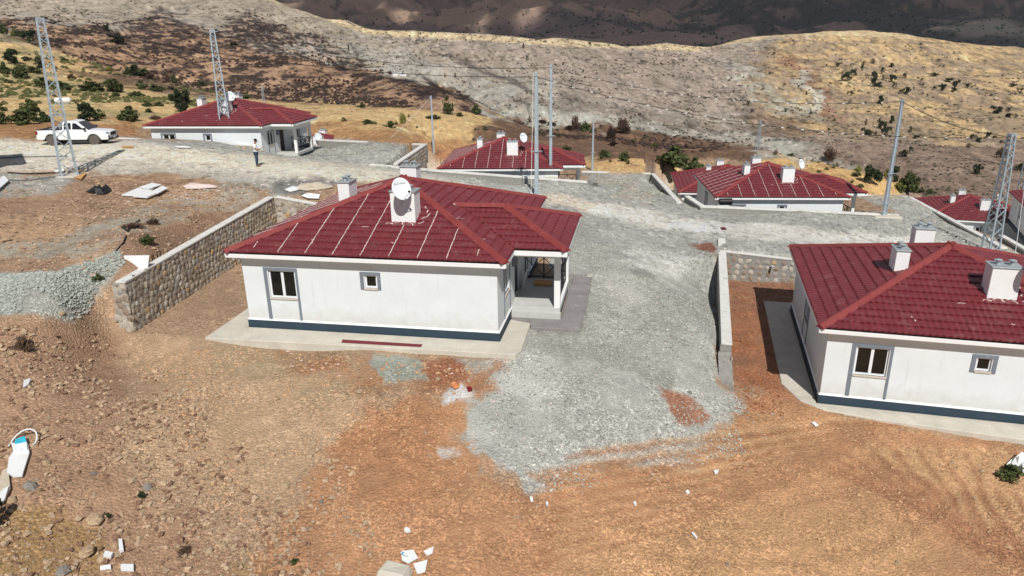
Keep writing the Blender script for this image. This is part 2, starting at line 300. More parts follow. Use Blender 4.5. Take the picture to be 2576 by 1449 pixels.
# ---- colour zones: real patches of different ground, traced on the survey picture and laid on the terrain
GU, GV = project(GX, GY, GZ)
lr = np.log(RR)
nA = fbm(TH * 26, lr * 26, 5, 21, .6) - .5; nB = fbm(TH * 26, lr * 26, 5, 57, .6) - .5
nC = fbm(GX / 1.3, GY / 1.3, 5, 91, .6); nH = fbm(GX / 2.2, GY / 3.6, 5, 131, .72); nS = fbm(GX / 5.5 + nA * 2, GY / 42, 4, 133, .6); nD = fbm(GX / 9, GY / 9, 5, 31, .55); nE = fbm(GX / 3.2, GY / 3.2, 5, 33, .62)
nF = fbm(GX * 2.3, GY * 2.3, 4, 77, .6)
wu = GU + nA * 130; wv = GV + nB * 60
def segdist(px, py, poly, closed=True):
    d = np.full(px.shape, 1e9); n = len(poly)
    for i in range(n if closed else n - 1):
        x0, y0 = poly[i]; x1, y1 = poly[(i + 1) % n]; dx, dy = x1 - x0, y1 - y0; L = dx * dx + dy * dy + 1e-9
        t = np.clip(((px - x0) * dx + (py - y0) * dy) / L, 0, 1); d = np.minimum(d, np.hypot(px - x0 - t * dx, py - y0 - t * dy))
    return d
CC = np.empty(GX.shape + (3,)); CC[:] = lin((168, 138, 108))
def zone(col, poly, soft=12, amt=1.0, warpk=1.0, nz=None, thr=.5, nsoft=.12):
    global CC
    U = GU + (wu - GU) * warpk; V = GV + (wv - GV) * warpk
    xs = [p[0] for p in poly]; ys = [p[1] for p in poly]; pad = soft * 3
    m = (U > min(xs) - pad) & (U < max(xs) + pad) & (V > min(ys) - pad) & (V < max(ys) + pad)
    if not m.any(): return
    uu = U[m]; vv = V[m]; d = segdist(uu, vv, poly); ins = inpoly(uu, vv, poly); sd_ = np.where(ins, d, -d)
    a = sst(-soft, soft, sd_) * amt
    if nz is not None: a = a * sst(thr - nsoft, thr + nsoft, nz[m])
    CC[m] = CC[m] * (1 - a[:, None]) + np.array(lin(col)) * a[:, None]
def stroke(col, pts, width, soft=6, amt=1.0, warpk=.5, nz=None, thr=.5, nsoft=.12):
    U = GU + (wu - GU) * warpk; V = GV + (wv - GV) * warpk
    xs = [p[0] for p in pts]; ys = [p[1] for p in pts]; pad = width + soft * 2
    m = (U > min(xs) - pad) & (U < max(xs) + pad) & (V > min(ys) - pad) & (V < max(ys) + pad)
    if not m.any(): return
    d = segdist(U[m], V[m], pts, False); a = (1 - sst(width / 2 - soft / 2, width / 2 + soft, d)) * amt
    if nz is not None: a = a * sst(thr - nsoft, thr + nsoft, nz[m])
    CC[m] = CC[m] * (1 - a[:, None]) + np.array(lin(col)) * a[:, None]
exec_zones = True
# --- far slopes
zone((172, 162, 146), [(-900, -400), (3500, -400), (3500, 480), (2400, 470), (2000, 400), (1240, 300), (800, 265), (300, 200), (-900, 60)], 10)
zone((112, 96, 86), [(-900, -400), (3500, -400), (3500, 480), (2400, 470), (1240, 300), (300, 200), (-900, 60)], 10, .4, nz=nE, thr=.55, nsoft=.08)
zone((170, 150, 122), [(-900, -400), (3500, -400), (3500, 480), (2400, 470), (1240, 300), (300, 200), (-900, 60)], 10, .6, nz=nD, thr=.56, nsoft=.07)
zone((165, 150, 128), [(-100, -60), (700, -60), (950, 80), (700, 110), (500, 30), (300, 50), (-100, 20)], 25, .7)
zone((168, 166, 154), [(600, 120), (900, 110), (1150, 180), (1350, 210), (1500, 330), (1300, 320), (1240, 270), (1050, 190), (800, 160), (620, 150)], 20, .8, nz=nE, thr=.46, nsoft=.15)
zone((158, 140, 124), [(1000, 98), (1950, 122), (1960, 240), (1750, 300), (1450, 250), (1300, 160), (1050, 120)], 30, .75)
zone((172, 172, 158), [(1240, 290), (1450, 240), (1650, 290), (1880, 335), (2060, 345), (2010, 405), (1880, 350), (1600, 350), (1340, 325)], 16, .85, nz=nE, thr=.42, nsoft=.16)
zone((120, 100, 86), [(1260, 250), (1450, 240), (1700, 300), (1950, 330), (1800, 338), (1500, 285), (1300, 270)], 10, .6)
zone((164, 138, 102), [(1960, 105), (2100, 60), (3300, 60), (3300, 400), (2576, 365), (2250, 350), (2000, 335), (1900, 300), (1890, 250), (1900, 180)], 22, .85)
zone((208, 174, 118), [(1960, 80), (3300, 60), (3300, 400), (2576, 365), (1960, 335)], 18, .8, nz=nD, thr=.50, nsoft=.06)
zone((130, 116, 102), [(1960, 80), (3300, 60), (3300, 400), (2576, 365), (1960, 335)], 18, .5, nz=nE, thr=.59, nsoft=.05)
zone((140, 92, 68), [(1975, 140), (2010, 140), (2070, 200), (2110, 300), (2080, 300), (2040, 240)], 14, .7)
zone((175, 175, 160), [(1800, 150), (1880, 160), (2000, 250), (2060, 300), (2020, 310), (1900, 250)], 16, .7, nz=nE, thr=.45, nsoft=.15)
zone((186, 184, 168), [(2010, 180), (2040, 180), (2070, 260), (2040, 300), (2015, 240)], 8, .7)
zone((150, 126, 106), [(1950, 345), (2250, 352), (2576, 362), (3300, 380), (3300, 600), (2400, 520), (2300, 485), (2200, 430), (2060, 380)], 12, .9)
zone((92, 74, 64), [(1950, 345), (3300, 380), (3300, 600), (2400, 520), (2200, 430), (2060, 380)], 12, .4, nz=nE, thr=.57, nsoft=.07)
zone((104, 78, 62), [(1840, 270), (2000, 300), (2090, 340), (1950, 345), (1860, 320)], 16, .6)
stroke((78, 66, 60), [(1100, 130), (1180, 160), (1280, 200), (1360, 235)], 8, 5, .7)
stroke((70, 62, 58), [(890, 110), (905, 140), (895, 170)], 6, 4, .7)
# ridge-line dry grass
stroke((214, 188, 140), [(640, -20), (760, 20), (860, 58), (930, 79), (1100, 88), (1300, 100), (1500, 112), (1750, 122), (1850, 100), (1950, 86), (2100, 80), (2300, 90)], 12, 6, .9, .12)
# burned slopes, left and middle
zone((150, 118, 90), [(-300, 30), (0, 45), (180, 65), (300, 70), (430, 60), (560, 80), (640, 120), (860, 165), (1000, 190), (1115, 217), (1240, 282), (1236, 293), (1100, 285), (800, 268), (600, 245), (420, 225), (200, 175), (0, 75), (-300, 60)], 8)
zone((184, 142, 100), [(60, 80), (200, 100), (420, 180), (600, 150), (640, 190), (420, 215), (150, 130)], 14, .6, nz=nE, thr=.5)
burnpoly = [(-300, 30), (0, 45), (180, 65), (300, 60), (420, 35), (470, 60), (540, 75), (620, 30), (720, 70), (860, 120), (900, 165), (1000, 187), (1115, 214), (1244, 282), (1236, 294), (1100, 285), (800, 266), (600, 245), (420, 215), (200, 150), (0, 75), (-300, 60)]
nG = fbm(GX / 2.4 + nA * 3, GY / 4.2, 5, 41, .68)
zone((58, 46, 44), burnpoly, 8, .90, nz=nG * .72 + nD * .28, thr=.515, nsoft=.022)
zone((196, 158, 122), burnpoly, 10, .5, nz=1 - nG, thr=.57, nsoft=.05)
zone((62, 48, 46), [(300, 62), (350, 40), (430, 36), (500, 70), (520, 110), (430, 118), (340, 98)], 12, .8, nz=nG, thr=.42, nsoft=.1)
zone((62, 48, 46), [(540, 85), (600, 35), (680, 60), (800, 95), (700, 118), (600, 110)], 12, .75, nz=nG, thr=.42, nsoft=.1)
zone((46, 36, 36), [(820, 165), (1000, 184), (1115, 212), (1246, 282), (1236, 294), (1180, 280), (1080, 230), (960, 205), (830, 180)], 6, .92, nz=nG, thr=.38, nsoft=.1)
stroke((190, 150, 108), [(120, 95), (250, 110), (420, 150), (560, 165)], 5, 4, .7, .8)
# dry-grass fields
zone((205, 170, 112), [(-300, 60), (0, 95), (100, 120), (300, 190), (430, 235), (640, 252), (810, 262), (900, 268), (1150, 278), (1252, 292), (1245, 335), (1100, 345), (860, 330), (640, 300), (360, 320), (0, 330), (-300, 330)], 7)
zone((224, 194, 140), [(-300, 60), (0, 95), (300, 190), (640, 252), (1150, 278), (1250, 300), (1000, 330), (640, 300), (0, 300)], 10, .75, nz=nD, thr=.52, nsoft=.06)
zone((120, 118, 70), [(-300, 60), (60, 90), (130, 130), (330, 190), (620, 245), (560, 300), (200, 300), (60, 320), (-300, 330)], 12, .55, nz=nD, thr=.53, nsoft=.05)
zone((96, 72, 58), [(130, 178), (350, 190), (460, 220), (560, 240), (420, 238), (250, 205)], 6, .8, .5)
zone((166, 122, 78), [(-300, 318), (0, 312), (340, 302), (380, 345), (300, 352), (0, 352), (-300, 360)], 7)
zone((176, 132, 84), [(780, 300), (1000, 322), (1110, 335), (1250, 330), (1240, 400), (1100, 400), (1070, 362), (800, 350)], 12)
zone((176, 120, 80), [(1070, 370), (1200, 365), (1190, 410), (1100, 420)], 10, .6)
zone((208, 172, 112), [(1080, 318), (1180, 320), (1252, 336), (1210, 350), (1100, 340)], 6, .8)
zone((112, 86, 66), [(1215, 325), (1262, 296), (1340, 318), (1500, 320), (1700, 335), (1895, 372), (1915, 392), (1750, 415), (1600, 402), (1480, 400), (1300, 370), (1200, 345)], 8)
zone((148, 112, 80), [(1215, 325), (1262, 296), (1500, 320), (1900, 372), (1750, 415), (1480, 400), (1200, 345)], 8, .5, nz=nE, thr=.58, nsoft=.05)
zone((206, 166, 108), [(1450, 405), (1540, 398), (1640, 402), (1740, 425), (1730, 450), (1640, 440), (1450, 432)], 6)
zone((208, 168, 104), [(1890, 392), (1960, 388), (2060, 405), (2180, 440), (2290, 488), (2280, 500), (2150, 494), (2080, 440), (1950, 412)], 7)
zone((160, 112, 66), [(1940, 396), (2060, 412), (2150, 450), (2090, 440), (1960, 410)], 7, .6, nz=nE, thr=.48)
# yards and gravel
zone((168, 167, 158), [(690, 356), (800, 349), (1072, 361), (1060, 380), (997, 414), (1048, 424), (1100, 430), (1240, 440), (1478, 455), (1478, 432), (1640, 436), (1705, 507), (1760, 517), (2000, 527), (2262, 540), (2220, 520), (2150, 492), (2284, 494), (2406, 560), (2520, 620), (3000, 720), (3000, 760), (2400, 720), (2000, 690), (1800, 640), (1800, 740), (1808, 965), (1880, 1020), (1820, 1080), (1876, 1140), (1830, 1200), (1700, 1178), (1560, 1165), (1435, 1180), (1425, 1215), (1330, 1250), (1300, 1190), (1210, 1180), (1170, 1110), (1180, 1010), (1260, 960), (1180, 945), (1230, 900), (1290, 880), (1320, 800), (1450, 800), (1360, 600), (1345, 500), (1000, 440), (760, 480), (700, 500), (600, 470), (420, 400), (300, 352), (640, 356)], 7, 1, .35)
zone((170, 128, 92), [(1150, 985), (1260, 975), (1240, 1100), (1330, 1190), (1440, 1170), (1700, 1160), (1800, 1080), (1890, 1010), (1900, 1220), (1330, 1270), (1160, 1150)], 14, .9, .5, nz=nC * .5 + nE * .5, thr=.53, nsoft=.03)
zone((188, 190, 182), [(1300, 880), (1560, 820), (1780, 900), (1700, 1120), (1300, 1130), (1230, 1020)], 20, .6, nz=nE, thr=.54, nsoft=.06)
zone((128, 130, 118), [(1380, 700), (1780, 640), (1790, 930), (1500, 1080), (1300, 960)], 20, .45, nz=nC, thr=.55, nsoft=.05)
zone((170, 160, 140), [(760, 365), (900, 360), (1000, 375), (900, 400), (780, 390)], 14, .5, nz=nC, thr=.5)
zone((180, 150, 118), [(1500, 445), (1600, 460), (1650, 500), (1560, 495)], 12, .55, nz=nC, thr=.45)
zone((184, 190, 180), [(1100, 435), (1350, 465), (1460, 470), (1350, 490), (1150, 450)], 10, .5, nz=nC, thr=.45)
zone((210, 200, 182), [(-300, 348), (0, 352), (290, 352), (450, 372), (700, 398), (900, 418), (1100, 440), (1345, 496), (1345, 512), (1000, 450), (800, 455), (600, 440), (420, 425), (200, 425), (-300, 440)], 8, 1, .3)
zone((186, 180, 164), [(200, 395), (420, 405), (700, 440), (680, 470), (440, 440), (200, 440)], 10, .8, .6)
stroke((232, 216, 188), [(-100, 378), (100, 380), (300, 386), (500, 398), (650, 408), (800, 425), (950, 445)], 24, 16, .85)
stroke((216, 200, 178), [(1370, 498), (1500, 524), (1640, 552), (1760, 566)], 22, 10, .9)
stroke((222, 216, 202), [(1500, 530), (1750, 570), (2000, 592), (2300, 620), (2600, 660)], 34, 10, .9)
stroke((224, 220, 210), [(1680, 566), (1820, 580)], 12, 8, .7)
stroke((150, 152, 146), [(1380, 520), (1700, 580), (1990, 612)], 6, 6, .35)
zone((204, 200, 188), [(1500, 700), (1580, 620), (1760, 625), (1740, 680), (1560, 780)], 30, .55, nz=nE, thr=.46, nsoft=.12)
zone((214, 212, 204), [(1540, 630), (1760, 640), (1700, 690), (1560, 660)], 16, .5, nz=nC, thr=.48, nsoft=.08)
zone((146, 144, 128), [(1350, 830), (1700, 800), (1790, 950), (1500, 1000), (1290, 940)], 20, .45, nz=nE, thr=.45)
zone((186, 188, 178), [(1200, 1020), (1500, 1010), (1760, 1110), (1700, 1160), (1450, 1150), (1250, 1120)], 20, .5, nz=nE, thr=.48)
# left mid ground
zone((162, 130, 102), [(-300, 448), (160, 446), (330, 440), (470, 440), (600, 462), (700, 486), (310, 700), (250, 690), (-300, 720)], 8)
zone((178, 144, 108), [(-300, 448), (470, 440), (650, 490), (310, 690), (-300, 720)], 10, .7, nz=nE, thr=.5, nsoft=.08)
zone((160, 158, 144), [(-100, 610), (120, 600), (380, 520), (560, 460), (690, 480), (640, 512), (420, 560), (330, 600), (150, 650), (-100, 640)], 10, .75, nz=nC, thr=.42, nsoft=.12)
zone((166, 168, 160), [(-100, 420), (140, 445), (180, 460), (90, 478), (-100, 500)], 8, .8)
zone((140, 108, 84), [(330, 600), (640, 500), (560, 560), (330, 690), (250, 730), (250, 650)], 10, .6)
zone((158, 158, 148), [(-100, 690), (140, 680), (300, 628), (316, 660), (250, 720), (225, 775), (190, 805), (60, 790), (-100, 800)], 5, 1, .5)
zone((118, 116, 110), [(675, 462), (740, 450), (840, 446), (800, 470), (760, 492), (690, 488)], 6, .8, .4)
# foreground
zone((166, 130, 100), [(-900, 800), (190, 810), (300, 850), (340, 1000), (300, 1180), (560, 1380), (700, 1800), (-900, 1800)], 25, .85)
zone((184, 152, 116), [(330, 860), (900, 900), (950, 1010), (820, 1120), (700, 1250), (520, 1250), (330, 1180), (360, 1000)], 40, .7)
zone((176, 128, 88), [(850, 1085), (930, 1030), (1060, 1010), (1185, 1008), (1165, 1110), (1215, 1185), (1325, 1245), (1425, 1215), (1560, 1172), (1700, 1185), (1830, 1200), (1880, 1140), (1825, 1080), (1880, 1020), (1990, 960), (2060, 1030), (2300, 1085), (2576, 1115), (3600, 1250), (3600, 2400), (500, 2400), (650, 1400), (780, 1200)], 12, .95)
zone((166, 116, 76), [(840, 1095), (1060, 1015), (1160, 1010), (1150, 1100), (1200, 1190), (1000, 1300), (830, 1240)], 20, .6, nz=nE, thr=.47, nsoft=.15)
zone((190, 142, 96), [(1850, 1050), (2080, 1020), (2200, 1150), (2000, 1260), (1700, 1200)], 26, .75)
zone((190, 150, 102), [(1400, 1300), (2300, 1250), (2576, 1300), (2576, 1500), (1400, 1500)], 60, .5, nz=nD, thr=.5)
for k in range(9):
    stroke((206, 164, 118), [(1390 + k * 10, 1412 - k * 34), (1730 + k * 30, 1316 - k * 30), (2070 + k * 30, 1172 - k * 16)], 10, 12, .65, .35)
    stroke((150, 100, 64), [(1350 + k * 10, 1420 - k * 34), (1700 + k * 30, 1330 - k * 30), (2050 + k * 30, 1180 - k * 16)], 9, 12, .7, .35)
    stroke((152, 104, 70), [(1950 + k * 60, 1130 + k * 2), (2200 + k * 40, 1230 + k * 12), (2500 + k * 30, 1400 + k * 10)], 8, 10, .7, .35)
    stroke((202, 160, 112), [(2180 + k * 40, 1130), (2400 + k * 40, 1230), (2500 + k * 50, 1400)], 9, 9, .7, .35)
zone((152, 106, 78), [(1828, 706), (1996, 706), (2010, 900), (1960, 960), (1990, 990), (1840, 960)], 5, .95, .15)
zone((170, 110, 70), [(1836, 800), (1900, 780), (1960, 960), (1990, 1010), (1900, 1040), (1840, 960)], 14, .5, nz=nC, thr=.45)
zone((152, 102, 74), [(1650, 975), (1712, 985), (1755, 1020), (1790, 1048), (1770, 1072), (1700, 1060), (1672, 1010)], 5, .95, .6)
zone((140, 84, 56), [(1745, 618), (1800, 610), (1802, 640), (1770, 632)], 4, .9, .4)
zone((156, 106, 68), [(700, 885), (820, 890), (960, 905), (1300, 905), (1290, 950), (1240, 960), (1180, 1000), (960, 1000), (880, 990), (860, 940), (720, 930)], 14, .8, nz=nC, thr=.36, nsoft=.1)
zone((148, 154, 142), [(945, 893), (1055, 893), (1062, 955), (960, 968)], 8, .95, .6)
zone((154, 98, 66), [(1058, 905), (1130, 895), (1190, 915), (1180, 965), (1075, 962)], 8, .9, .6)
zone((160, 162, 152), [(1150, 900), (1230, 905), (1240, 930), (1190, 940)], 8, .7, .5)
zone((160, 142, 112), [(540, 862), (900, 885), (960, 990), (800, 1000), (560, 930)], 20, .55, nz=nE, thr=.5)
zone((196, 196, 192), [(1130, 975), (1165, 962), (1195, 985), (1185, 1005), (1120, 1015), (1115, 1000)], 8, .95, .3)
zone((198, 196, 190), [(1110, 1132), (1150, 1130), (1165, 1150), (1120, 1160)], 8, .8, .6)
zone((150, 118, 62), [(-300, 1290), (120, 1275), (250, 1340), (230, 1449), (200, 1800), (-300, 1800)], 20, .65)
zone((150, 118, 62), [(560, 1405), (700, 1420), (720, 1800), (560, 1800)], 14, .5, nz=nC, thr=.45)
zone((128, 124, 118), [(1300, 690), (1480, 690), (1478, 835), (1340, 835)], 4, .5, .2)
# local variation, pebble speckle
farw = sst(75, 150, RR)
v1 = 1 + (nE - .5) * .26 + (nF - .5) * .22 + (nC - .5) * .20 + farw * ((nH - .5) * .62 + (nS - .5) * .75)
CC *= np.clip(v1, .5, 1.5)[..., None]
lod = 2.0 ** -np.round(np.log2(np.maximum(RR, 12) / 30)) * 8
sp = _h(np.floor(GX * lod + nF * 2), np.floor(GY * lod * .6 + nC * 2), 5)
sp2 = _h(np.floor(GX * lod * 1.7), np.floor(GY * lod * 1.1), 15); sp3 = _h(np.arange(GX.size).reshape(GX.shape), np.arange(GX.size).reshape(GX.shape) // 7, 3)
spw = sst(26, 44, RR)
CC *= (1 + spw * np.where(sp > .95, .4, np.where(sp < .08, -.36, 0)))[..., None] * (1 + (sp2 - .5) * .30 * spw + (sp3 - .5) * .22 * sst(40, 70, RR))[..., None]
# low dark scrub dotted over the far slopes
sc_ = vnoise(GX / 1.7, GY / 3.2, 61); dens = sst(.35, .7, nD)
scr = sst(.80 - .12 * dens, .90 - .10 * dens, sc_) * sst(120, 170, RR)
CC = CC * (1 - .55 * scr[..., None]) + np.array(lin((52, 48, 38))) * .55 * scr[..., None]
lum_ = CC @ np.array([.3, .55, .15]); CC = lum_[..., None] + (CC - lum_[..., None]) * .88
nearw = 1 - sst(20, 34, RR)
CC = np.clip(CC * (.95 + .06 * nearw)[..., None], .005, .66)
def grid_mesh(name, X, Y, Z, col=None):
    ny, nx = X.shape; n = nx * ny
    me = bpy.data.meshes.new(name); me.vertices.add(n); me.vertices.foreach_set('co', np.stack([X, Y, Z], -1).astype(np.float32).ravel())
    i = np.arange(n).reshape(ny, nx); q = np.stack([i[:-1, :-1], i[:-1, 1:], i[1:, 1:], i[1:, :-1]], -1).reshape(-1, 4)[:, ::-1]
    m = len(q); me.loops.add(m * 4); me.loops.foreach_set('vertex_index', q.astype(np.int32).ravel())
    me.polygons.add(m); me.polygons.foreach_set('loop_start', np.arange(0, m * 4, 4, dtype=np.int32)); me.polygons.foreach_set('loop_total', np.full(m, 4, np.int32))
    me.polygons.foreach_set('use_smooth', np.ones(m, bool)); me.update(calc_edges=True)
    if col is not None:
        a = me.color_attributes.new('soil', 'FLOAT_COLOR', 'POINT'); a.data.foreach_set('color', np.c_[col.reshape(-1, 3), np.ones(n)].astype(np.float32).ravel())
    me.validate(); return me
def ground_mat(name, k1=14.0, k2=2.2, far=.35, amt=.22):
    m = bpy.data.materials.new(name); m.use_nodes = True; n = m.node_tree.nodes; l = m.node_tree.links; b = n["Principled BSDF"]
    b.inputs['Roughness'].default_value = .96; b.inputs['Specular IOR Level'].default_value = .15
    at = n.new("ShaderNodeAttribute"); at.attribute_name = 'soil'; g = n.new("ShaderNodeNewGeometry"); out = at.outputs['Color']
    for sc, am in ((k1 * 3.2, amt * .6), (k1, amt * .9), (k2, amt * .7), (far, amt * .6)):
        ns = n.new("ShaderNodeTexNoise"); ns.inputs['Scale'].default_value = sc; ns.inputs['Detail'].default_value = 6; ns.inputs['Roughness'].default_value = .7; l.new(g.outputs['Position'], ns.inputs['Vector'])
        mr = n.new("ShaderNodeMapRange"); mr.inputs[1].default_value = .3; mr.inputs[2].default_value = .7; mr.inputs[3].default_value = 1 - am; mr.inputs[4].default_value = 1 + am; l.new(ns.outputs[0], mr.inputs[0])
        mx = n.new("ShaderNodeMix"); mx.data_type = 'RGBA'; mx.blend_type = 'MULTIPLY'; mx.inputs[0].default_value = 1; l.new(out, mx.inputs[6]); l.new(mr.outputs[0], mx.inputs[7]); out = mx.outputs[2]
    if k1 > 5:
        gn = n.new("ShaderNodeTexNoise"); gn.inputs['Scale'].default_value = .55; gn.inputs['Detail'].default_value = 6; gn.inputs['Roughness'].default_value = .65; l.new(g.outputs['Position'], gn.inputs['Vector'])
        gm_ = n.new("ShaderNodeMapRange"); gm_.inputs[1].default_value = .40; gm_.inputs[2].default_value = .60; gm_.inputs[3].default_value = .18; gm_.inputs[4].default_value = 1.0; l.new(gn.outputs[0], gm_.inputs[0])
        for (vs_, am) in ((17, .26), (42, .20)):
            v2 = n.new("ShaderNodeTexVoronoi"); v2.inputs['Scale'].default_value = vs_; l.new(g.outputs['Position'], v2.inputs['Vector']); sp_ = n.new('ShaderNodeSeparateColor'); l.new(v2.outputs['Color'], sp_.inputs[0])
            pw = n.new('ShaderNodeMath'); pw.operation = 'POWER'; pw.inputs[1].default_value = 2.0; l.new(sp_.outputs[0], pw.inputs[0])
            mr = n.new("ShaderNodeMapRange"); mr.inputs[3].default_value = 1 - am; mr.inputs[4].default_value = 1 + am * 1.9; l.new(pw.outputs[0], mr.inputs[0])
            mx = n.new("ShaderNodeMix"); mx.data_type = 'RGBA'; mx.blend_type = 'MULTIPLY'; l.new(gm_.outputs[0], mx.inputs[0]); l.new(out, mx.inputs[6]); l.new(mr.outputs[0], mx.inputs[7]); out = mx.outputs[2]
    l.new(out, b.inputs['Base Color'])
    vo = n.new("ShaderNodeTexVoronoi"); vo.inputs['Scale'].default_value = k1 * .9; l.new(g.outputs['Position'], vo.inputs['Vector'])
    ns = n.new("ShaderNodeTexNoise"); ns.inputs['Scale'].default_value = k1; ns.inputs['Detail'].default_value = 6; l.new(g.outputs['Position'], ns.inputs['Vector'])
    ad = n.new("ShaderNodeMath"); ad.operation = 'SUBTRACT'; l.new(ns.outputs[0], ad.inputs[0]); l.new(vo.outputs['Distance'], ad.inputs[1])
    bp = n.new("ShaderNodeBump"); bp.inputs['Strength'].default_value = .7; bp.inputs['Distance'].default_value = .05; l.new(ad.outputs[0], bp.inputs['Height']); l.new(bp.outputs[0], b.inputs['Normal'])
    return m
M['ground'] = ground_mat('bare_ground')
gm = grid_mesh('terrain', GX, GY, GZ, CC); gm.materials.append(M['ground'])
terrain = bpy.data.objects.new('ground', gm); COL.objects.link(terrain); tag(terrain, kind='structure')
# ------------------------------------------------------------------ far mountains
def mheight(x, y):
    r = np.hypot(x, y); th_ = np.arctan2(x, y)
    base = -42 + (r - 700) * .052 + sst(1500, 3600, r) * 60
    am = 18 + 125 * sst(800, 2900, r)
    rid = fbm(x / 620 + 3.3, y / 900, 6, 200, .5, True); sm = fbm(x / 210, y / 260, 5, 230, .5, True)
    return base + am * (rid - .55) * 1.9 + (20 + 34 * sst(800, 2500, r)) * (sm - .55) * 1.7 - 16 * np.exp(-((th_ - .12) / .16) ** 2) * (1 - sst(1100, 1900, r))
mth = np.radians(np.linspace(-48, 48, 540)); mr_ = 520 * np.exp(np.linspace(0, math.log(7000 / 520), 290))
MT, MR = np.meshgrid(mth, mr_); MX = MR * np.sin(MT); MY = MR * np.cos(MT); MZ = np.minimum(mheight(MX, MY), 400)
m1 = fbm(MX / 260, MY / 260, 6, 300, .6); m2 = fbm(MX / 40, MY / 40, 4, 320, .65); m3 = fbm(MX / 700, MY / 700, 4, 350)
MC = np.empty(MX.shape + (3,)); MC[:] = lin((150, 122, 98))
def mm(c, a):
    global MC
    a = a[..., None]; MC = MC * (1 - a) + np.array(lin(c)) * a
mm((128, 106, 94), sst(.45, .6, m1) * .8); mm((186, 152, 108), sst(.55, .66, m3) * .6)
wood = sst(.50, .56, m1 * .5 + m2 * .5 + .10 * sst(.10, .35, MT) - .03) * sst(-.05, .25, MT) * .8
mm((44, 56, 44), wood); mm((60, 62, 52), sst(.60, .68, m2) * .7)
MC *= (1 + (m2 - .5) * .5)[..., None]; ml = MC @ np.array([.3, .55, .15]); MC = (ml[..., None] + (MC - ml[..., None]) * .7) * np.array([1.0, .96, .98])
fm = grid_mesh('mountains', MX, MY, MZ, np.clip(MC, .01, .6)); M['mtn'] = ground_mat('mountain_soil', .5, .08, .02, .2); fm.materials.append(M['mtn'])
mo = bpy.data.objects.new('mountains', fm); COL.objects.link(mo); tag(mo, kind='structure')
def mhit(u, v):
    d = ray(u, v); S = 620 * np.exp(np.linspace(0, math.log(9), 900)); P = np.array([0, 0, CZ])[None] + d[None] * S[:, None]
    g = P[:, 2] - mheight(P[:, 0], P[:, 1]); i = int(np.argmax(g < 0)); return P[i]
HAZE = .00014; HZB = min(float(GZ.min()), float(MZ.min())) - 1.5
0 and print('range', MZ.max(), MZ.min(), GZ.min())
# ------------------------------------------------------------------ clouds over the far mountains
def cloud(patches):
    CH = 430.0; k = 1 / math.tan(SUN_EL); sx, sy = math.sin(SUN_AZ), math.cos(SUN_AZ)
    n1, n2 = 190, 150; xs = np.linspace(-2700, 2900, n1); ys = np.linspace(300, 4300, n2); X, Y = np.meshgrid(xs, ys)
    thick = 25 + 40 * fbm(X / 240, Y / 240, 4, 500); dens = np.ones(X.shape)
    for (u, v, ru, rv) in patches:
        c = mhit(u, v); e = mhit(u + ru, v); r_x = abs(e[0] - c[0]); up_ = mhit(u, v - rv); r_y = max(abs(up_[1] - c[1]), r_x * .9)
        t = (CH - c[2]) * k; cx, cy = c[0] + sx * t, c[1] + sy * t
        q = np.sqrt(((X - cx) / r_x) ** 2 + ((Y - cy) / r_y) ** 2) + (fbm(X / 70, Y / 70, 4, 7) - .5) * 1.3
        dens *= sst(.55, 1.5, q)
    dens *= sst(330, 430, Y + 60 * (fbm(X / 150, X * 0, 3, 5) - .5)) * sst(-2700, -2500, X) * (1 - sst(2700, 2900, X))
    dens *= .93 + .07 * fbm(X / 300, Y / 300, 4, 91)
    A = np.stack([X, Y, CH + thick], -1); B = np.stack([X, Y, CH + 0 * X], -1)
    m = bpy.data.materials.new('cloud_vapour'); m.use_nodes = True; n = m.node_tree.nodes; l = m.node_tree.links; n.remove(n['Principled BSDF'])
    d = n.new('ShaderNodeBsdfDiffuse'); d.inputs[0].default_value = (.86, .86, .87, 1); t = n.new('ShaderNodeBsdfTranslucent'); t.inputs[0].default_value = (.80, .80, .86, 1)
    x = n.new('ShaderNodeMixShader'); x.inputs[0].default_value = .62; l.new(d.outputs[0], x.inputs[1]); l.new(t.outputs[0], x.inputs[2])
    tr = n.new('ShaderNodeBsdfTransparent'); at = n.new('ShaderNodeAttribute'); at.attribute_name = 'soil'; y = n.new('ShaderNodeMixShader')
    l.new(at.outputs['Fac'], y.inputs[0]); l.new(tr.outputs[0], y.inputs[1]); l.new(x.outputs[0], y.inputs[2]); l.new(y.outputs[0], n['Material Output'].inputs[0])
    col = np.repeat(dens[..., None], 3, -1); root = None
    X2 = np.concatenate([A, B[::-1]], 0); c2 = np.concatenate([col, col[::-1]], 0)
    me = grid_mesh('clouds', X2[..., 0], X2[..., 1], X2[..., 2], c2); me.materials.append(m); o = bpy.data.objects.new('clouds', me); COL.objects.link(o); tag(o, kind='structure')
hz = MB().box(-5400, 5400, -60, 7100, HZB, 426).build('haze', None); tag(hz, kind='stuff')
hm_ = bpy.data.materials.new('air_haze'); hm_.use_nodes = True; hn_ = hm_.node_tree.nodes; hn_.remove(hn_['Principled BSDF']); _v = hn_.new('ShaderNodeVolumePrincipled'); _v.inputs['Color'].default_value = (.80, .87, 1, 1); _v.inputs['Density'].default_value = HAZE; _v.inputs['Anisotropy'].default_value = .2
hm_.node_tree.links.new(_v.outputs[0], hn_['Material Output'].inputs['Volume']); hz.data.materials.append(hm_)
cloud([(1020, 42, 34, 20), (1085, 78, 26, 12), (1210, 58, 22, 12), (1335, 34, 32, 14), (1320, 54, 42, 8), (1400, 48, 18, 6), (1820, 48, 34, 12), (960, 12, 20, 8), (2500, 62, 80, 14), (2560, 86, 60, 10), (700, 10, 60, 20)])
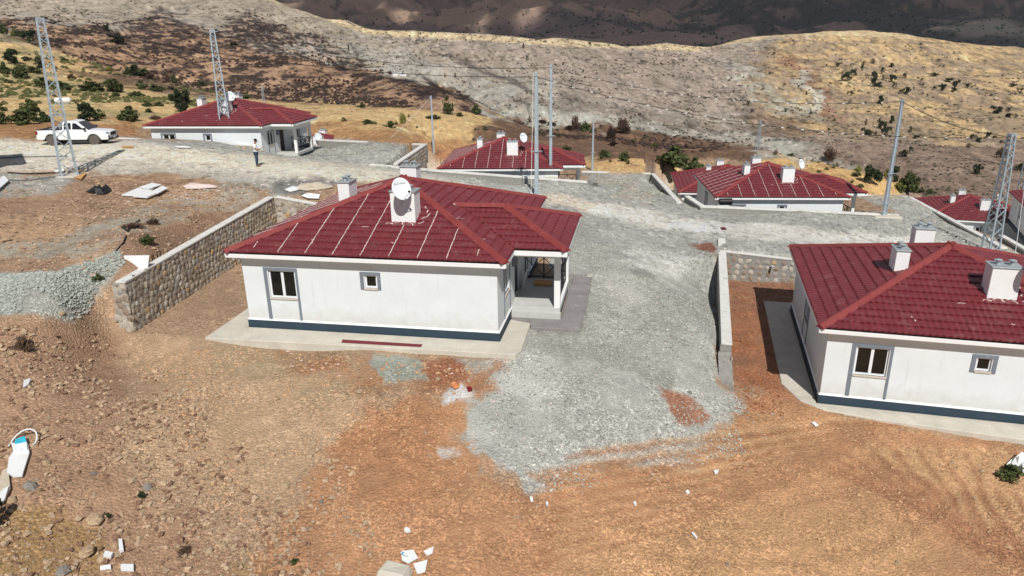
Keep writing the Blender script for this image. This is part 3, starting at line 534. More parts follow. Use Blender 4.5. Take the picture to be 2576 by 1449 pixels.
# ------------------------------------------------------------------ the house type
W_, D_, O_, HE, FB = 10.59, 10.58, .394, 2.724, 2.54
SL = (4.575 - HE) / (W_ / 2)
WP = .2118
def sheet_strip(a0, a1, bmin, bmax, frame, lift=0.0, seg=6, course=.378):
    """pressed tile sheet between a0 and a1 along the eave; frame maps (a, b, h) to local xyz"""
    n = max(2, int(round((a1 - a0) / WP * seg))); As = [a0 + (a1 - a0) * i / n for i in range(n + 1)]
    lo = min(bmin(a) for a in As); hi = max(bmax(a) for a in As)
    k0 = int(math.floor(lo / course)); k1 = int(math.ceil(hi / course)); vs = []; rows = 0
    for k in range(k0, k1):
        for (bb, st) in ((k * course, 0.052), ((k + 1) * course - .002, 0.0)):
            for a in As:
                ph = math.cos(2 * math.pi * a / WP); b = bb + .075 * (1 - ph) / 2 - .03
                b = min(max(b, bmin(a)), bmax(a))
                vs.append(frame(a, b, (.034 * (1 + ph) / 2) + st + lift + .012))
            rows += 1
    fs = []
    for r in range(rows - 1):
        for i in range(n):
            q = r * (n + 1) + i; fs.append((q, q + 1, q + n + 2, q + n + 1))
    return vs, fs
def clean_build(mb, name, m, parent, smooth=False):
    o = mb.build(name, m, parent, smooth); return o
def windowset(parent, fr, x0, x1, z0, z1, ox0, ox1, top, legs, panes=2, sash=True):
    """fr(x, d, z): x along the wall, d out of the wall"""
    def bx(mb, a0, a1, d0, d1, c0, c1):
        P = [fr(a, d, c) for c in (c0, c1) for d in (d0, d1) for a in (a0, a1)]
        mb.add(P, [(0, 1, 3, 2), (4, 6, 7, 5), (0, 4, 5, 1), (2, 3, 7, 6), (0, 2, 6, 4), (1, 5, 7, 3)])
    fm_ = MB(); t = .055
    bx(fm_, x0, x1, -.13, -.07, z0, z0 + t); bx(fm_, x0, x1, -.13, -.07, z1 - t, z1); bx(fm_, x0, x0 + t, -.13, -.07, z0 + t, z1 - t); bx(fm_, x1 - t, x1, -.13, -.07, z0 + t, z1 - t)
    if panes == 2: bx(fm_, (x0 + x1) / 2 - .05, (x0 + x1) / 2 + .05, -.135, -.06, z0 + t, z1 - t)
    win = fm_.build('window', M['frame'], parent)
    xs = [x0 + t] + ([(x0 + x1) / 2 - .05, (x0 + x1) / 2 + .05] if panes == 2 else []) + [x1 - t]
    for i in range(panes):
        g = MB(); bx(g, xs[2 * i], xs[2 * i + 1], -.11, -.095, z0 + t, z1 - t); g.build('pane', M['glass'], win)
    g = MB(); bx(g, x0 - .03, x1 + .03, -.06, .045, z0 - .06, z0); g.build('sill', M['marble'], win)
    tr = MB()
    bx(tr, ox0, ox1, 0, .028, z1 + .01, top)
    bot = 0.0 if legs else z0 - .06
    bx(tr, ox0, x0 - .035, 0, .025, bot, z1 + .01); bx(tr, x1 + .035, ox1, 0, .025, bot, z1 + .01)
    tr.build('trim', M['trim'], win)
def wall_face(mb, fr, L, H, holes, depth=.2):
    xs = sorted({0, L, *[h[0] for h in holes], *[h[1] for h in holes]}); zs = sorted({0, H, *[h[2] for h in holes], *[h[3] for h in holes]})
    for i in range(len(xs) - 1):
        for j in range(len(zs) - 1):
            cx, cz = (xs[i] + xs[i + 1]) / 2, (zs[j] + zs[j + 1]) / 2
            if any(h[0] < cx < h[1] and h[2] < cz < h[3] for h in holes): continue
            mb.add([fr(xs[i], 0, zs[j]), fr(xs[i + 1], 0, zs[j]), fr(xs[i + 1], 0, zs[j + 1]), fr(xs[i], 0, zs[j + 1])], [(0, 1, 2, 3)])
    for (a, b, c, d) in holes:
        for (p, q) in (((a, c), (b, c)), ((b, c), (b, d)), ((b, d), (a, d)), ((a, d), (a, c))):
            mb.add([fr(p[0], 0, p[1]), fr(q[0], 0, q[1]), fr(q[0], -depth, q[1]), fr(p[0], -depth, p[1])], [(0, 1, 2, 3)])
        # black panel stands in for the unlit room behind the opening
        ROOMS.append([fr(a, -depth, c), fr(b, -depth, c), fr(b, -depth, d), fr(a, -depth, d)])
ROOMS = []
def chimney(parent, x0, x1, y0, y1, zb, zt, vents):
    mb = MB().box(x0, x1, y0, y1, zb, zt); c = mb.build('chimney', M['white'], parent, bevel=.012)
    cp = MB().box(x0 - .04, x1 + .04, y0 - .04, y1 + .04, zt + .003, zt + .05); cp.build('chimney_cap', M['sheetmetal'], c, bevel=.01)
    fl_ = MB().bar((x0 - .12, y0 - .10, zb + .06 + SL * 0), (x1 + .12, y0 - .10, zb + .06), .16, .04); fl_.build('flashing', M['cap'], c)
    for (vx, vy) in vents:
        v = MB().lathe([(.075, 0), (.075, .12), (.05, .14), (.13, .145), (.14, .17), (.05, .205), (.0001, .21)], 12, (vx, vy, zt + .05)); v.build('vent', M['sheetmetal'], c, smooth=False)
def scraps(parent, pts, zf, name='foam_smear'):
    for (x, y, s) in pts:
        mb = MB(); p = [Vector((x, y, 0))]; a = rnd.uniform(0, 6.3)
        for i in range(5):
            a += rnd.uniform(-.9, .9); q = p[-1] + Vector((math.cos(a), math.sin(a), 0)) * s * rnd.uniform(.6, 1.2); p.append(q)
        p = [(q.x, q.y, zf(q.x, q.y) + .06) for q in p]
        for i in range(5): mb.bar(p[i], p[i + 1], .035 * rnd.uniform(.6, 1.4), .02, n=5)
        mb.build(name, M['foam'], parent)
def make_house(foam=True):
    ROOMS.clear()
    root = empty('house')
    fF = lambda x, d, z: (x, O_ - d, z)
    fR = lambda x, d, z: (W_ - O_ + d, x, z)
    fL = lambda x, d, z: (O_ - d, D_ - x, z)
    fB = lambda x, d, z: (W_ - x, D_ - O_ + d, z)
    holes_F = [(1.41, 2.48, .9, 1.98), (5.23, 5.69, 1.46, 1.95)]
    holes_R = [(1.72, 2.72, .9, 1.98), (3.95, 4.95, .06, 2.02), (7.3, 8.3, .9, 1.98)]
    holes_L = [(D_ - 6.0, D_ - 5.0, .9, 1.98)]
    wl = MB()
    for fr, L, hs in ((fF, W_, holes_F), (fR, D_, holes_R), (fL, D_, holes_L), (fB, W_, [])):
        h2 = [(a - O_, b - O_, c, d) for a, b, c, d in hs]
        wall_face(wl, (lambda f: (lambda x, d, z: f(x + O_, d, z)))(fr), L - 2 * O_, FB + .005, h2)
    wall = wl.build('wall', M['wall'], root); [MB().add(q, [(0, 1, 2, 3)]).build('dark_room_panel', M['dark'], wall) for q in ROOMS]
    windowset(root, fF, 1.41, 2.48, .9, 1.98, 1.24, 2.60, 2.10, True)
    windowset(root, fF, 5.23, 5.69, 1.46, 1.95, 5.06, 5.85, 2.08, False, panes=1)
    windowset(root, fR, 1.72, 2.72, .9, 1.98, 1.58, 2.86, 2.10, True)
    windowset(root, fR, 7.3, 8.3, .9, 1.98, 7.16, 8.44, 2.10, True)
    windowset(root, fL, D_ - 6.0, D_ - 5.0, .9, 1.98, D_ - 6.13, D_ - 4.87, 2.10, True)
    # plinth with pale lip
    p = MB(); p.box(O_ - .05, W_ - O_ + .05, O_ - .05, D_ - O_ + .05, -.62, -.035); p.build('plinth', M['plinth'], root)
    p = MB(); p.add([(O_ - .06, O_ - .06, -.035), (W_ - O_ + .06, O_ - .06, -.035), (W_ - O_ + .06, D_ - O_ + .06, -.035), (O_ - .06, D_ - O_ + .06, -.035),
                     (O_ - .004, O_ - .004, .03), (W_ - O_ + .004, O_ - .004, .03), (W_ - O_ + .004, D_ - O_ + .004, .03), (O_ - .004, D_ - O_ + .004, .03)],
                    [(0, 1, 5, 4), (1, 2, 6, 5), (2, 3, 7, 6), (3, 0, 4, 7), (3, 2, 1, 0)]); p.build('plinth_lip', M['white'], root)
    # soffit and fascias
    s = MB().box(.03, W_ - .03, .03, D_ - .03, FB, FB + .02); s.box(W_ - .5, 12.50, 1.79, 7.20, FB - .024, FB - .004); s.build('soffit', M['white'], root)
    for bx in ((-.0, W_, -.0, .03, FB, HE - .03), (0, W_, D_ - .03, D_, FB, HE - .03), (0, .03, .03, D_ - .03, FB, HE - .03)):
        MB().box(*bx).build('fascia', M['white'], root, bevel=.008)
    MB().box(W_ - .03, W_, .03, 1.75, FB, HE - .03).build('fascia', M['white'], root); MB().box(W_ - .03, W_, 7.24, D_ - .03, FB, HE - .03).build('fascia', M['white'], root)
    MB().box(W_ + .002, 12.54, 1.75, 1.78, FB - .03, HE - .03).build('fascia', M['white'], root); MB().box(W_ + .002, 12.54, 7.21, 7.24, FB - .03, HE - .03).build('fascia', M['white'], root)
    MB().box(12.51, 12.54, 1.782, 7.208, FB - .03, HE - .03).build('fascia', M['white'], root)
    # roof faces
    frames = {'F': lambda a, b, h: (a, b, HE + SL * b + h), 'R': lambda a, b, h: (W_ - b, a, HE + SL * b + h),
              'B': lambda a, b, h: (W_ - a, D_ - b, HE + SL * b + h), 'L': lambda a, b, h: (b, D_ - a, HE + SL * b + h)}
    half = W_ / 2
    for key, fr in frames.items():
        for i in range(10):
            a0, a1 = i * 1.059, (i + 1) * 1.059
            v, f = sheet_strip(a0, a1 + .004, lambda a: -.03, lambda a: max(min(a, W_ - a) - 0.0, -.03), fr, lift=.0025 * (i % 2))
            MB().add(v, f).build('roof_sheet', M['roof'], root)
        if foam and key in 'FL':
            for i in range(1, 10):
                a = i * 1.059; top = min(a, W_ - a); b1 = top - .3; b0 = .02
                if key == 'F':
                    if i in (1, 9): b0, b1 = .25, .62
                    if 5.5 < a < 7.0: b1 = 1.9
                if b1 < .2: b1 = min(.5, top)
                pts = []; n = max(4, int((b1 - b0) / .07))
                for q in range(n + 1):
                    b = b0 + (b1 - b0) * q / n
                    pts.append(fr(a + rnd.uniform(-.012, .012), b, .095 + rnd.uniform(-.006, .008)))
                mb = MB()
                for q in range(n):
                    mb.bar(pts[q], pts[q + 1], (.028 if key == 'F' else .02) * rnd.uniform(.8, 1.4), n=5)
                mb.build('foam_bead', M['foam'], root)
    # hips
    def cap(p0, p1, width=.19, name='hip_cap', drop=.07):
        p0 = Vector(p0); p1 = Vector(p1); d = (p1 - p0).normalized(); sd_ = d.cross(Vector((0, 0, 1))).normalized(); n = max(2, int((p1 - p0).length / 2.0)); mb = MB()
        for i in range(n):
            a = p0.lerp(p1, i / n); b = p0.lerp(p1, (i + 1) / n + .02); e = .008 * (i % 2)
            vs = []
            for q in (a, b):
                for (k, z) in ((-width, -drop), (-.03, .062), (.03, .062), (width, -drop)): vs.append(q + sd_ * k + Vector((0, 0, z + .085 + e)))
            mb.add(vs, [(0, 1, 5, 4), (1, 2, 6, 5), (2, 3, 7, 6), (3, 2, 1, 0), (4, 5, 6, 7)])
        return mb.build(name, M['cap'], root)
    AP = (half, D_ / 2, HE + SL * half)
    for c in ((0, 0), (W_, 0), (W_, D_), (0, D_)): cap((c[0], c[1], HE), AP, .19)
    # porch roof: front, back, end slopes
    x1 = 12.54; yA, yB = 1.75, 7.24; ym = (yA + yB) / 2; hp = ym - yA; xv = W_ - hp; xr = x1 - hp
    for (i0, i1) in ((xv, 9.0), (9.0, 10.2), (10.2, 11.4), (11.4, x1)):
        for key in 'FB':
            if key == 'F': fr = lambda a, b, h: (a, yA + b, HE + SL * b + h + .004)
            else: fr = lambda a, b, h: (a, yB - b, HE + SL * b + h + .004)
            v, f = sheet_strip(i0, i1, lambda a: max(-.03, W_ - a), lambda a: max(min(hp, x1 - a), max(-.03, W_ - a)), fr)
            if key == 'B': f = [q[::-1] for q in f]
            MB().add(v, f).build('roof_sheet', M['roof'], root)
    for i in range(5):
        a0 = yA + i * (yB - yA) / 5; a1 = a0 + (yB - yA) / 5
        fr = lambda a, b, h: (x1 - b, a, HE + SL * b + h + .004)
        v, f = sheet_strip(a0, a1, lambda a: -.03, lambda a: max(min(a - yA, yB - a), -.03), fr)
        MB().add(v, f).build('roof_sheet', M['roof'], root)
    zr = HE + SL * hp
    cap((xv - .3, ym, zr), (xr, ym, zr), .2, 'ridge_cap'); cap((x1, yA, HE), (xr, ym, zr), .2); cap((x1, yB, HE), (xr, ym, zr), .2)
    for yy in (yA, yB):
        mb = MB(); a = Vector((W_, yy, HE + .045)); b = Vector((xv, ym, zr + .045)); d = (b - a).normalized(); s_ = Vector((-d.y, d.x, 0)).normalized() * .17
        z_ = Vector((0, 0, 1)); mb.add([a - s_ + z_ * .04, a + s_ + z_ * .04, b + s_ + z_ * .04, b - s_ + z_ * .04, a + z_ * .0, b + z_ * .0], [(0, 4, 5, 3), (4, 1, 2, 5)]); mb.build('valley_gutter', M['cap'], root)
    # chimneys
    chimney(root, 5.77, 6.72, 2.20, 2.92, 3.2, 4.66, [(6.02, 2.56), (6.47, 2.56)])
    chimney(root, 3.02, 3.5, 3.75, 4.6, 3.5, 4.66, [(3.26, 4.0), (3.26, 4.36)])
    chimney(root, 4.5, 5.25, 7.2, 7.9, 3.3, 4.72, [(4.7, 7.55), (5.05, 7.55)])
    zf = lambda x, y: HE + SL * min(x, y, W_ - x, D_ - y)
    scraps(root, [(5.6, 2.02, .09), (5.72, 2.05, .08), (6.85, 2.1, .08), (6.9, 2.4, .1), (7.0, 2.8, .1), (6.3, 2.0, .07), (6.7, 1.95, .06), (3.6, 3.7, .1), (3.75, 3.9, .12)], zf)
    if foam: scraps(root, [(8.2, 2.6, .08), (8.3, 2.5, .1), (6.2, .9, .05), (5.0, 1.8, .06), (7.9, 4.0, .12), (8.2, 4.4, .12), (9.3, 1.4, .06), (3.1, .9, .06)], zf)
    # porch
    fl_ = MB().box(W_ - O_ + .002, 12.16, 2.92, 6.46, -.16, .05); fl_.build('porch_floor', M['slab'], root, bevel=.01)
    MB().box(W_ - O_ + .055, 12.20, 2.78, 2.918, -.5, -.09).build('step', M['slab'], root, bevel=.01)
    MB().box(W_ - O_ + .055, 12.12, 2.93, 6.42, -.62, -.163).build('porch_base', M['plinth'], root)
    MB().box(12.06, 12.165, 3.21, 6.2, .05, .12).build('kerb', M['white'], root)
    for (x0, y0) in ((11.92, 2.95), (11.92, 6.22)): MB().box(x0, x0 + .235, y0, y0 + .235, .051, 2.10).build('post', M['white'], root, bevel=.01)
    MB().box(W_ - O_ + .002, 12.16, 2.94, 3.19, 2.103, 2.51).build('beam', M['white'], root); MB().box(W_ - O_ + .002, 12.16, 6.22, 6.46, 2.103, 2.51).build('beam', M['white'], root)
    MB().box(11.92, 12.158, 3.192, 6.218, 2.103, 2.51).build('beam', M['white'], root)
    def railing(a, b):
        a = Vector(a); b = Vector(b); mb = MB(); h = 1.0
        mb.bar(a + Vector((0, 0, h)), b + Vector((0, 0, h)), .055); r = mb.build('railing', M['darkmetal'], root); MB().bar(a + Vector((0, 0, .1)), b + Vector((0, 0, .1)), .05).build('bottom_rail', M['darkmetal'], r)
        n = 3 if (b - a).length > 2.5 else 2
        for i in range(n + 1):
            p = a.lerp(b, i / n); MB().bar(p, p + Vector((0, 0, h)), .045).build('baluster', M['darkmetal'], r)
        for i in range(n):
            p = a.lerp(b, i / n); q = a.lerp(b, (i + 1) / n)
            MB().bar(p + Vector((0, 0, .12)), q + Vector((0, 0, .97)), .028).build('cross_bar', M['darkmetal'], r); MB().bar(p + Vector((0, 0, .97)), q + Vector((0, 0, .12)), .028).build('cross_bar', M['darkmetal'], r)
    railing((12.03, 3.24, .08), (12.03, 6.18, .08)); railing((W_ - O_ + .06, 6.36, .08), (11.88, 6.36, .08))
    d = MB().box(W_ - O_ - .12, W_ - O_ - .06, 4.0, 4.9, .06, 2.0).build('door', M['darkmetal'], root); MB().box(W_ - O_ - .058, W_ - O_ - .02, 4.08, 4.13, 1.0, 1.1).build('handle', M['metal'], d)
    MB().box(W_ - O_ + .002, W_ - O_ + .16, 3.35, 3.75, 1.55, 1.98).build('meter_box', M['trim'], root, bevel=.01)
    return root
proto = make_house(True)
H1 = proto
def place(o, h, label):
    x, y, z, yaw = HS[h]; o.location = (x, y, z); o.rotation_euler = (0, 0, yaw); tag(o, label, 'house', 'new red-roofed houses of the settlement')
NOF = ('foam_bead',)
place(H1, 'H1', 'nearest whole white house in the middle, white foam lines down its red roof')
h2 = copy_tree(H1, None, NOF); place(h2, 'H2', 'white house cut by the right edge, plain red roof with chimney shadows to the left')
h3 = copy_tree(H1, None, NOF); place(h3, 'H3', 'white house behind the lattice pylon and the standing man, open porch to the right')
h4 = copy_tree(H1); place(h4, 'H4', 'red-roofed house sunk behind the road wall, in line with the two steel poles')
h5 = copy_tree(H1); place(h5, 'H5', 'red-roofed house right of centre behind the long white kerb, shaded left wall')
h6 = copy_tree(H1, None, NOF); place(h6, 'H6', 'house mostly hidden behind another, only a strip of plain red roof and two chimneys')
h7 = copy_tree(H1, None, NOF); place(h7, 'H7', 'low red roof below the diagonal kerb at right, left of the lattice pylon')
HS['H8'] = (50.5, 67.6, -9.0, -.42); h8 = copy_tree(H1, None, NOF); place(h8, 'H8', 'red-roofed house at the right edge with a beige wall and one dark window')
HS['H9'] = (-26.8, 74.9, -3.75, -.12); h9 = copy_tree(H1, None, NOF); place(h9, 'H9', 'distant house showing only a sliver of red roof and a dish above the yard wall')
_T = atz(71, 419, 2.9); _hh = 5.0; _yw = .62; _C = _T + np.array([SDIR.x / SDIR.z * _hh, SDIR.y / SDIR.z * _hh, _hh])
HS['H0'] = (_C[0] - (12.54 * math.cos(_yw) - 1.75 * math.sin(_yw)), _C[1] - (12.54 * math.sin(_yw) + 1.75 * math.cos(_yw)), _C[2] - HE, _yw)
0 and print('H0', HS['H0'], project(*_C), project(*hw('H0', 12.54, 7.24, HE)), project(*hw('H0', 10.59, 10.58, HE)), ((math.dist(_C, (0, 0, 0))))); h0 = copy_tree(H1, None, NOF); place(h0, 'H0', 'house beyond the left edge that throws its roof shadow on the road')
# ------------------------------------------------------------------ satellite dishes
TXT = None
def make_dish():
    root = empty('satellite_dish')
    prof = [(.0001, 0.0), (.15, .004), (.28, .016), (.40, .036), (.475, .055), (.49, .052)]; n = 28; vs = []; fs = []
    for (r, z) in prof:
        for i in range(n): t = 2 * math.pi * i / n; vs.append((r * .92 * math.cos(t), -z, r * math.sin(t)))
    m = len(vs); vs += [(a, b + .018, c) for a, b, c in vs]
    for j in range(len(prof) - 1):
        for i in range(n):
            a, b = j * n + i, j * n + (i + 1) % n; c, d = b + n, a + n; fs.append((a, b, c, d)); fs.append((m + a, m + d, m + c, m + b))
    for i in range(n): a, b = (len(prof) - 1) * n + i, (len(prof) - 1) * n + (i + 1) % n; fs.append((a, b, m + b, m + a))
    o = MB().add(vs, fs).build('reflector', M['dish'], root, smooth=True)
    tc = bpy.data.curves.new('t', 'FONT'); tc.body = 'Ves.2l Vestilr'; tc.size = .115; tc.align_x = 'CENTER'; tc.extrude = .0005; tob = bpy.data.objects.new('t', tc); COL.objects.link(tob)
    dg = bpy.context.evaluated_depsgraph_get(); me = bpy.data.meshes.new_from_object(tob.evaluated_get(dg)); bpy.data.objects.remove(tob)
    me.materials.clear(); me.materials.append(M['text']); me.transform(Matrix.Rotation(R(90), 4, 'X')); me.transform(Matrix.Translation((-.02, -.034, .2)))
    for v in me.vertices: v.co.y = -(.036 * ((v.co.x / .92) ** 2 + v.co.z ** 2) / .16) - .004
    t = bpy.data.objects.new('lettering', me); COL.objects.link(t); t.parent = o
    a = MB().bar((0, .0, -.47), (.06, -.55, -.28), .022); a.build('feed_arm', M['metal'], root)
    f = MB().lathe([(.03, 0), (.045, .02), (.045, .1), (.03, .12)], 10); fo = f.build('feed_horn', M['darkmetal'], root); fo.location = (.06, -.57, -.27); fo.rotation_euler = (R(-65), 0, 0)
    b = MB().bar((0, .02, 0), (0, .16, -.05), .06).bar((0, .16, -.05), (0, .16, -.6), .045).bar((0, .16, -.58), (0, .42, -.62), .04); b.build('bracket', M['metal'], root)
    return root
d0 = make_dish()
def putdish(o, h, a, b, c, face, tilt, label, sc=.86):
    face = 38
    o.location = hw(h, a, b, c); o.rotation_euler = (R(tilt), 0, R(face)); o.scale = (sc,) * 3; tag(o, label, 'satellite dish', 'satellite dishes on the chimneys')
putdish(d0, 'H1', 6.40, 1.72, 4.90, 14, -22, 'pale blue-white satellite dish with lettering on the middle house chimney')
putdish(copy_tree(d0), 'H4', 7.2, 2.4, 5.0, -6, -20, 'white satellite dish right of the chimney on the sunken house between the poles')
putdish(copy_tree(d0), 'H5', 7.4, 3.0, 4.9, 28, -18, 'narrow-looking white dish on the house behind the long white kerb')
putdish(copy_tree(d0), 'H3', 6.8, 2.6, 4.95, -20, -18, 'white dish beside the lattice pylon on the left house chimney')
putdish(copy_tree(d0), 'H2', 6.95, 1.95, 4.7, 25, -20, 'satellite dish on the chimney at the right picture edge')
putdish(copy_tree(d0), 'H7', 7.5, 2.9, 4.9, 30, -18, 'thin white dish seen through the right lattice pylon')
putdish(copy_tree(d0), 'H9', 6.5, 1.9, 4.7, -8, -18, 'white dish above the yard wall right of the porch')
# ------------------------------------------------------------------ aprons
def slab(name, poly, z0, z1, m, **kw):
    n = len(poly); mb = MB(); mb.add([(p[0], p[1], z1) for p in poly] + [(p[0], p[1], z0) for p in poly], [tuple(range(n)), tuple(range(n, 2 * n))[::-1]] + [(i, i + n, (i + 1) % n + n, (i + 1) % n) for i in range(n)])
    return mb.build(name, m, None, bevel=.02, **kw)
def fixn(o):
    pass
slab('apron_pavement', [hw('H1', a, b)[:2] for a, b in ((-.75, -.92), (11.0, -.72), (11.15, -.3), (11.1, 2.2), (10.26, 2.5), (10.26, .31), (.3, .31), (.3, 10.3), (-.75, 10.3))], -.3, .06, M['concrete'], kind='structure')
slab('porch_pavement', [hw('H1', a, b)[:2] for a, b in ((10.27, 2.42), (11.1, 2.22), (11.16, 1.86), (13.08, 1.86), (13.05, 8.2), (12.2, 8.2), (12.2, 2.77), (10.27, 2.77))], -.3, .052, M['concrete2'], kind='structure')
slab('apron_pavement', [hw('H2', a, b)[:2] for a, b in ((-.8, 1.7), (-.25, .35), (.5, -.2), (2.5, -.5), (13, -1.3), (13, .31), (.3, .31), (.3, 10.3), (13, 10.3), (13, 11.2), (-.85, 11.2))], -2.8, -2.455, M['concrete'], kind='structure')
slab('porch_pavement', [hw('H3', a, b)[:2] for a, b in ((12.2, 2.5), (14.3, 1.4), (14.6, 4.6), (12.2, 5.0))], .5, .775, M['concrete2'], kind='structure')
# ------------------------------------------------------------------ rubble walls
def stone_mesh(i):
    rs = random.Random(100 + i); vs = []; fs = []; nr, ns = 3, 7
    jit = [[rs.uniform(.78, 1.18) for _ in range(ns)] for _ in range(nr)]
    vs.append((rs.uniform(-.1, .1), rs.uniform(-.1, .1), .5))
    for a in range(nr):
        ph = (a + 1) / (nr + .6) * 2.0
        for b in range(ns):
            t = 2 * math.pi * b / ns + .2 * a; k = jit[a][b] * .5 * math.sin(min(ph, 1.57)) ; vs.append((k * math.cos(t), k * math.sin(t), .5 * math.cos(ph) * rs.uniform(.85, 1.15)))
    for b in range(ns): fs.append((0, 1 + b, 1 + (b + 1) % ns))
    for a in range(nr - 1):
        for b in range(ns):
            p, q = 1 + a * ns + b, 1 + a * ns + (b + 1) % ns; fs.append((p, p + ns, q + ns, q))
    fs.append(tuple(range(1 + (nr - 1) * ns, 1 + nr * ns))[::-1])
    me = bpy.data.meshes.new('stone'); me.from_pydata(vs, [], fs); me.update(); return me
SM = []
for i in range(12):
    me = stone_mesh(i); me.materials.append(STONE[i % 5] if i % 5 != 1 or i < 6 else STONE[3]); SM.append(me)
def stonewall(name, A, B, ztA, ztB, zbA, zbB, th, side, label, cap=.36, cap_h=.075, sz=.26, stones=True, group=None, mort='mortar', gap=1.0, st_=1.0, limit=300, capover=.03, batter=.06, cat='retaining wall'):
    """A->B is the visible face line; side=+1 puts the body to the left of A->B"""
    A = Vector((A[0], A[1])); B = Vector((B[0], B[1])); d = (B - A); L = d.length; d.normalize(); nrm = Vector((d.y, -d.x)) * side   # outward
    root = empty(name, (A.x, A.y, 0)); tag(root, label, cat, group)
    def W(s, o, z): p = A + d * s + nrm * o; return (p.x - A.x, p.y - A.y, z)
    n = max(1, int(L / .6)); mb = MB(); vs = []
    for i in range(n + 1):
        s = L * i / n; k = i / n; zt = ztA + (ztB - ztA) * k - cap_h; zb = zbA + (zbB - zbA) * k
        vs += [W(s, batter, zb - .25), W(s, 0, zt), W(s, -th, zt), W(s, -th, zb - .6)]
    fs = []
    for i in range(n):
        for j in range(3): q = i * 4 + j; fs.append((q, q + 4, q + 5, q + 1) if side > 0 else (q, q + 1, q + 5, q + 4))
    fs += [(0, 1, 2, 3), tuple(4 * n + j for j in (3, 2, 1, 0))]
    mb.add(vs, fs); mb.build('core', M[mort], root)
    if cap:
        mb = MB(); nn = max(1, int(L / 3.0))
        for i in range(nn):
            s0 = L * i / nn + .01; s1 = L * (i + 1) / nn - .0; q = []
            for s in (s0, s1):
                zt = ztA + (ztB - ztA) * s / L; q += [W(s, capover, zt - cap_h), W(s, capover, zt + .0), W(s, capover - cap, zt + .0), W(s, capover - cap, zt - cap_h)]
            mb = MB(); mb.add(q, [(0, 1, 2, 3), (7, 6, 5, 4), (0, 4, 5, 1), (1, 5, 6, 2), (2, 6, 7, 3), (3, 7, 4, 0)]); mb.build('coping', M['coping'], root, bevel=.012)
    if stones:
        cells = []
        s = .05
        rowz = 0
        Hm = max(ztA - zbA, ztB - zbB) - cap_h
        z = sz * .35; row = 0
        while z < Hm + sz * .2:
            s = rnd.uniform(0, sz)
            while s < L:
                k = s / L; zb = zbA + (zbB - zbA) * k; zt = ztA + (ztB - ztA) * k - cap_h
                if zb + z < zt - sz * .18: cells.append((s, zb + z, row))
                s += sz * rnd.uniform(.95, 1.5) * gap
            z += sz * rnd.uniform(.78, .98) * gap; row += 1
        rnd.shuffle(cells); rest = MB()
        for i, (s, z, r_) in enumerate(cells):
            me = SM[rnd.randrange(12)]; zt = ztA + (ztB - ztA) * s / L; zb = zbA + (zbB - zbA) * s / L; o_ = batter * (1 - (z - zb) / max(.1, zt - zb))
            loc = W(s + rnd.uniform(-.04, .04), o_ - .02, z + rnd.uniform(-.04, .04)); q = Vector((nrm.x, nrm.y, 0)).to_track_quat('Z', 'Y') @ Matrix.Rotation(rnd.uniform(0, 6.28), 3, 'Z').to_quaternion()
            sc = (sz * rnd.uniform(.95, 1.5) * st_, sz * rnd.uniform(.8, 1.15) * st_, sz * rnd.uniform(.25, .46))
            if i < limit:
                o = inst('stone', me, root, loc); o.rotation_euler = q.to_euler(); o.scale = sc
            else:
                Mx = Matrix.Translation(loc) @ q.to_matrix().to_4x4() @ Matrix.Diagonal((*sc, 1)); rest.add([Mx @ v.co for v in me.vertices], [tuple(p.vertices) for p in me.polygons])
        if rest.v: tag(rest.build('small_stones', STONE[0], root), kind='stuff')
    return root
g1 = 'rubble retaining walls with concrete coping'
far = hw('H1', -1.85, 12.45)
stonewall('retaining_wall', W1A, W1B, 2.02, 2.32, -.05, .0, .5, 1, 'long rubble stone retaining wall left of the middle house', cap=.40, sz=.27, group=g1)
e0 = W1A + (W1A - W1B) / np.linalg.norm(W1A - W1B) * .0
stonewall('retaining_wall', (W1A[0] - .5, W1A[1] + .0), (W1A[0] + .04, W1A[1] - .02), 1.9, 1.9, -.1, -.1, .3, 1, 'stepped rough stone end of the wall left of the middle house', cap=0, sz=.3, group=g1)
stonewall('retaining_wall', W1B, hw('H1', 9.5, 12.5)[:2], 2.32, .35, 0, 0, .45, 1, 'rubble wall behind the middle house, its top edged with pale concrete', cap=.36, sz=.34, group=g1, limit=200)
stonewall('retaining_wall', hw('H2', -2.80, 17.4)[:2], hw('H2', -2.80, 1.75)[:2], -.92, -1.0, -2.45, -2.55, .42, -1, 'narrow wall with pale coping running between the gravel yard and the right house', cap=.42, sz=.26, group=g1, mort='mortar2', limit=220)
stonewall('retaining_wall', hw('H2', -2.78, 1.74)[:2], hw('H2', -2.70, .1)[:2], -1.28, -2.0, -2.6, -2.65, .5, -1, 'broken uncapped stone end of the yard wall beside the right house', cap=0, sz=.34, group=g1, mort='mortar2')
stonewall('retaining_wall', hw('H2', -3.2, .1)[:2], hw('H2', -2.72, .09)[:2], -1.9, -1.9, -2.9, -2.8, .3, 1, 'small stone face closing the near end of the yard wall', cap=0, sz=.36, group=g1, mort='mortar2')
stonewall('retaining_wall', hw('H2', -2.78, 14.5)[:2], hw('H2', 14, 14.5)[:2], -.88, -2.0, -2.5, -2.5, .45, 1, 'wall of separate tan stones in grey mortar behind the right house', cap=.3, sz=.33, gap=1.08, st_=.92, group=g1, mort='mortar2', limit=200)
g2 = 'low white kerb walls edging the yards'
def P2(u, v, z): return atz(u, v, z)[:2]
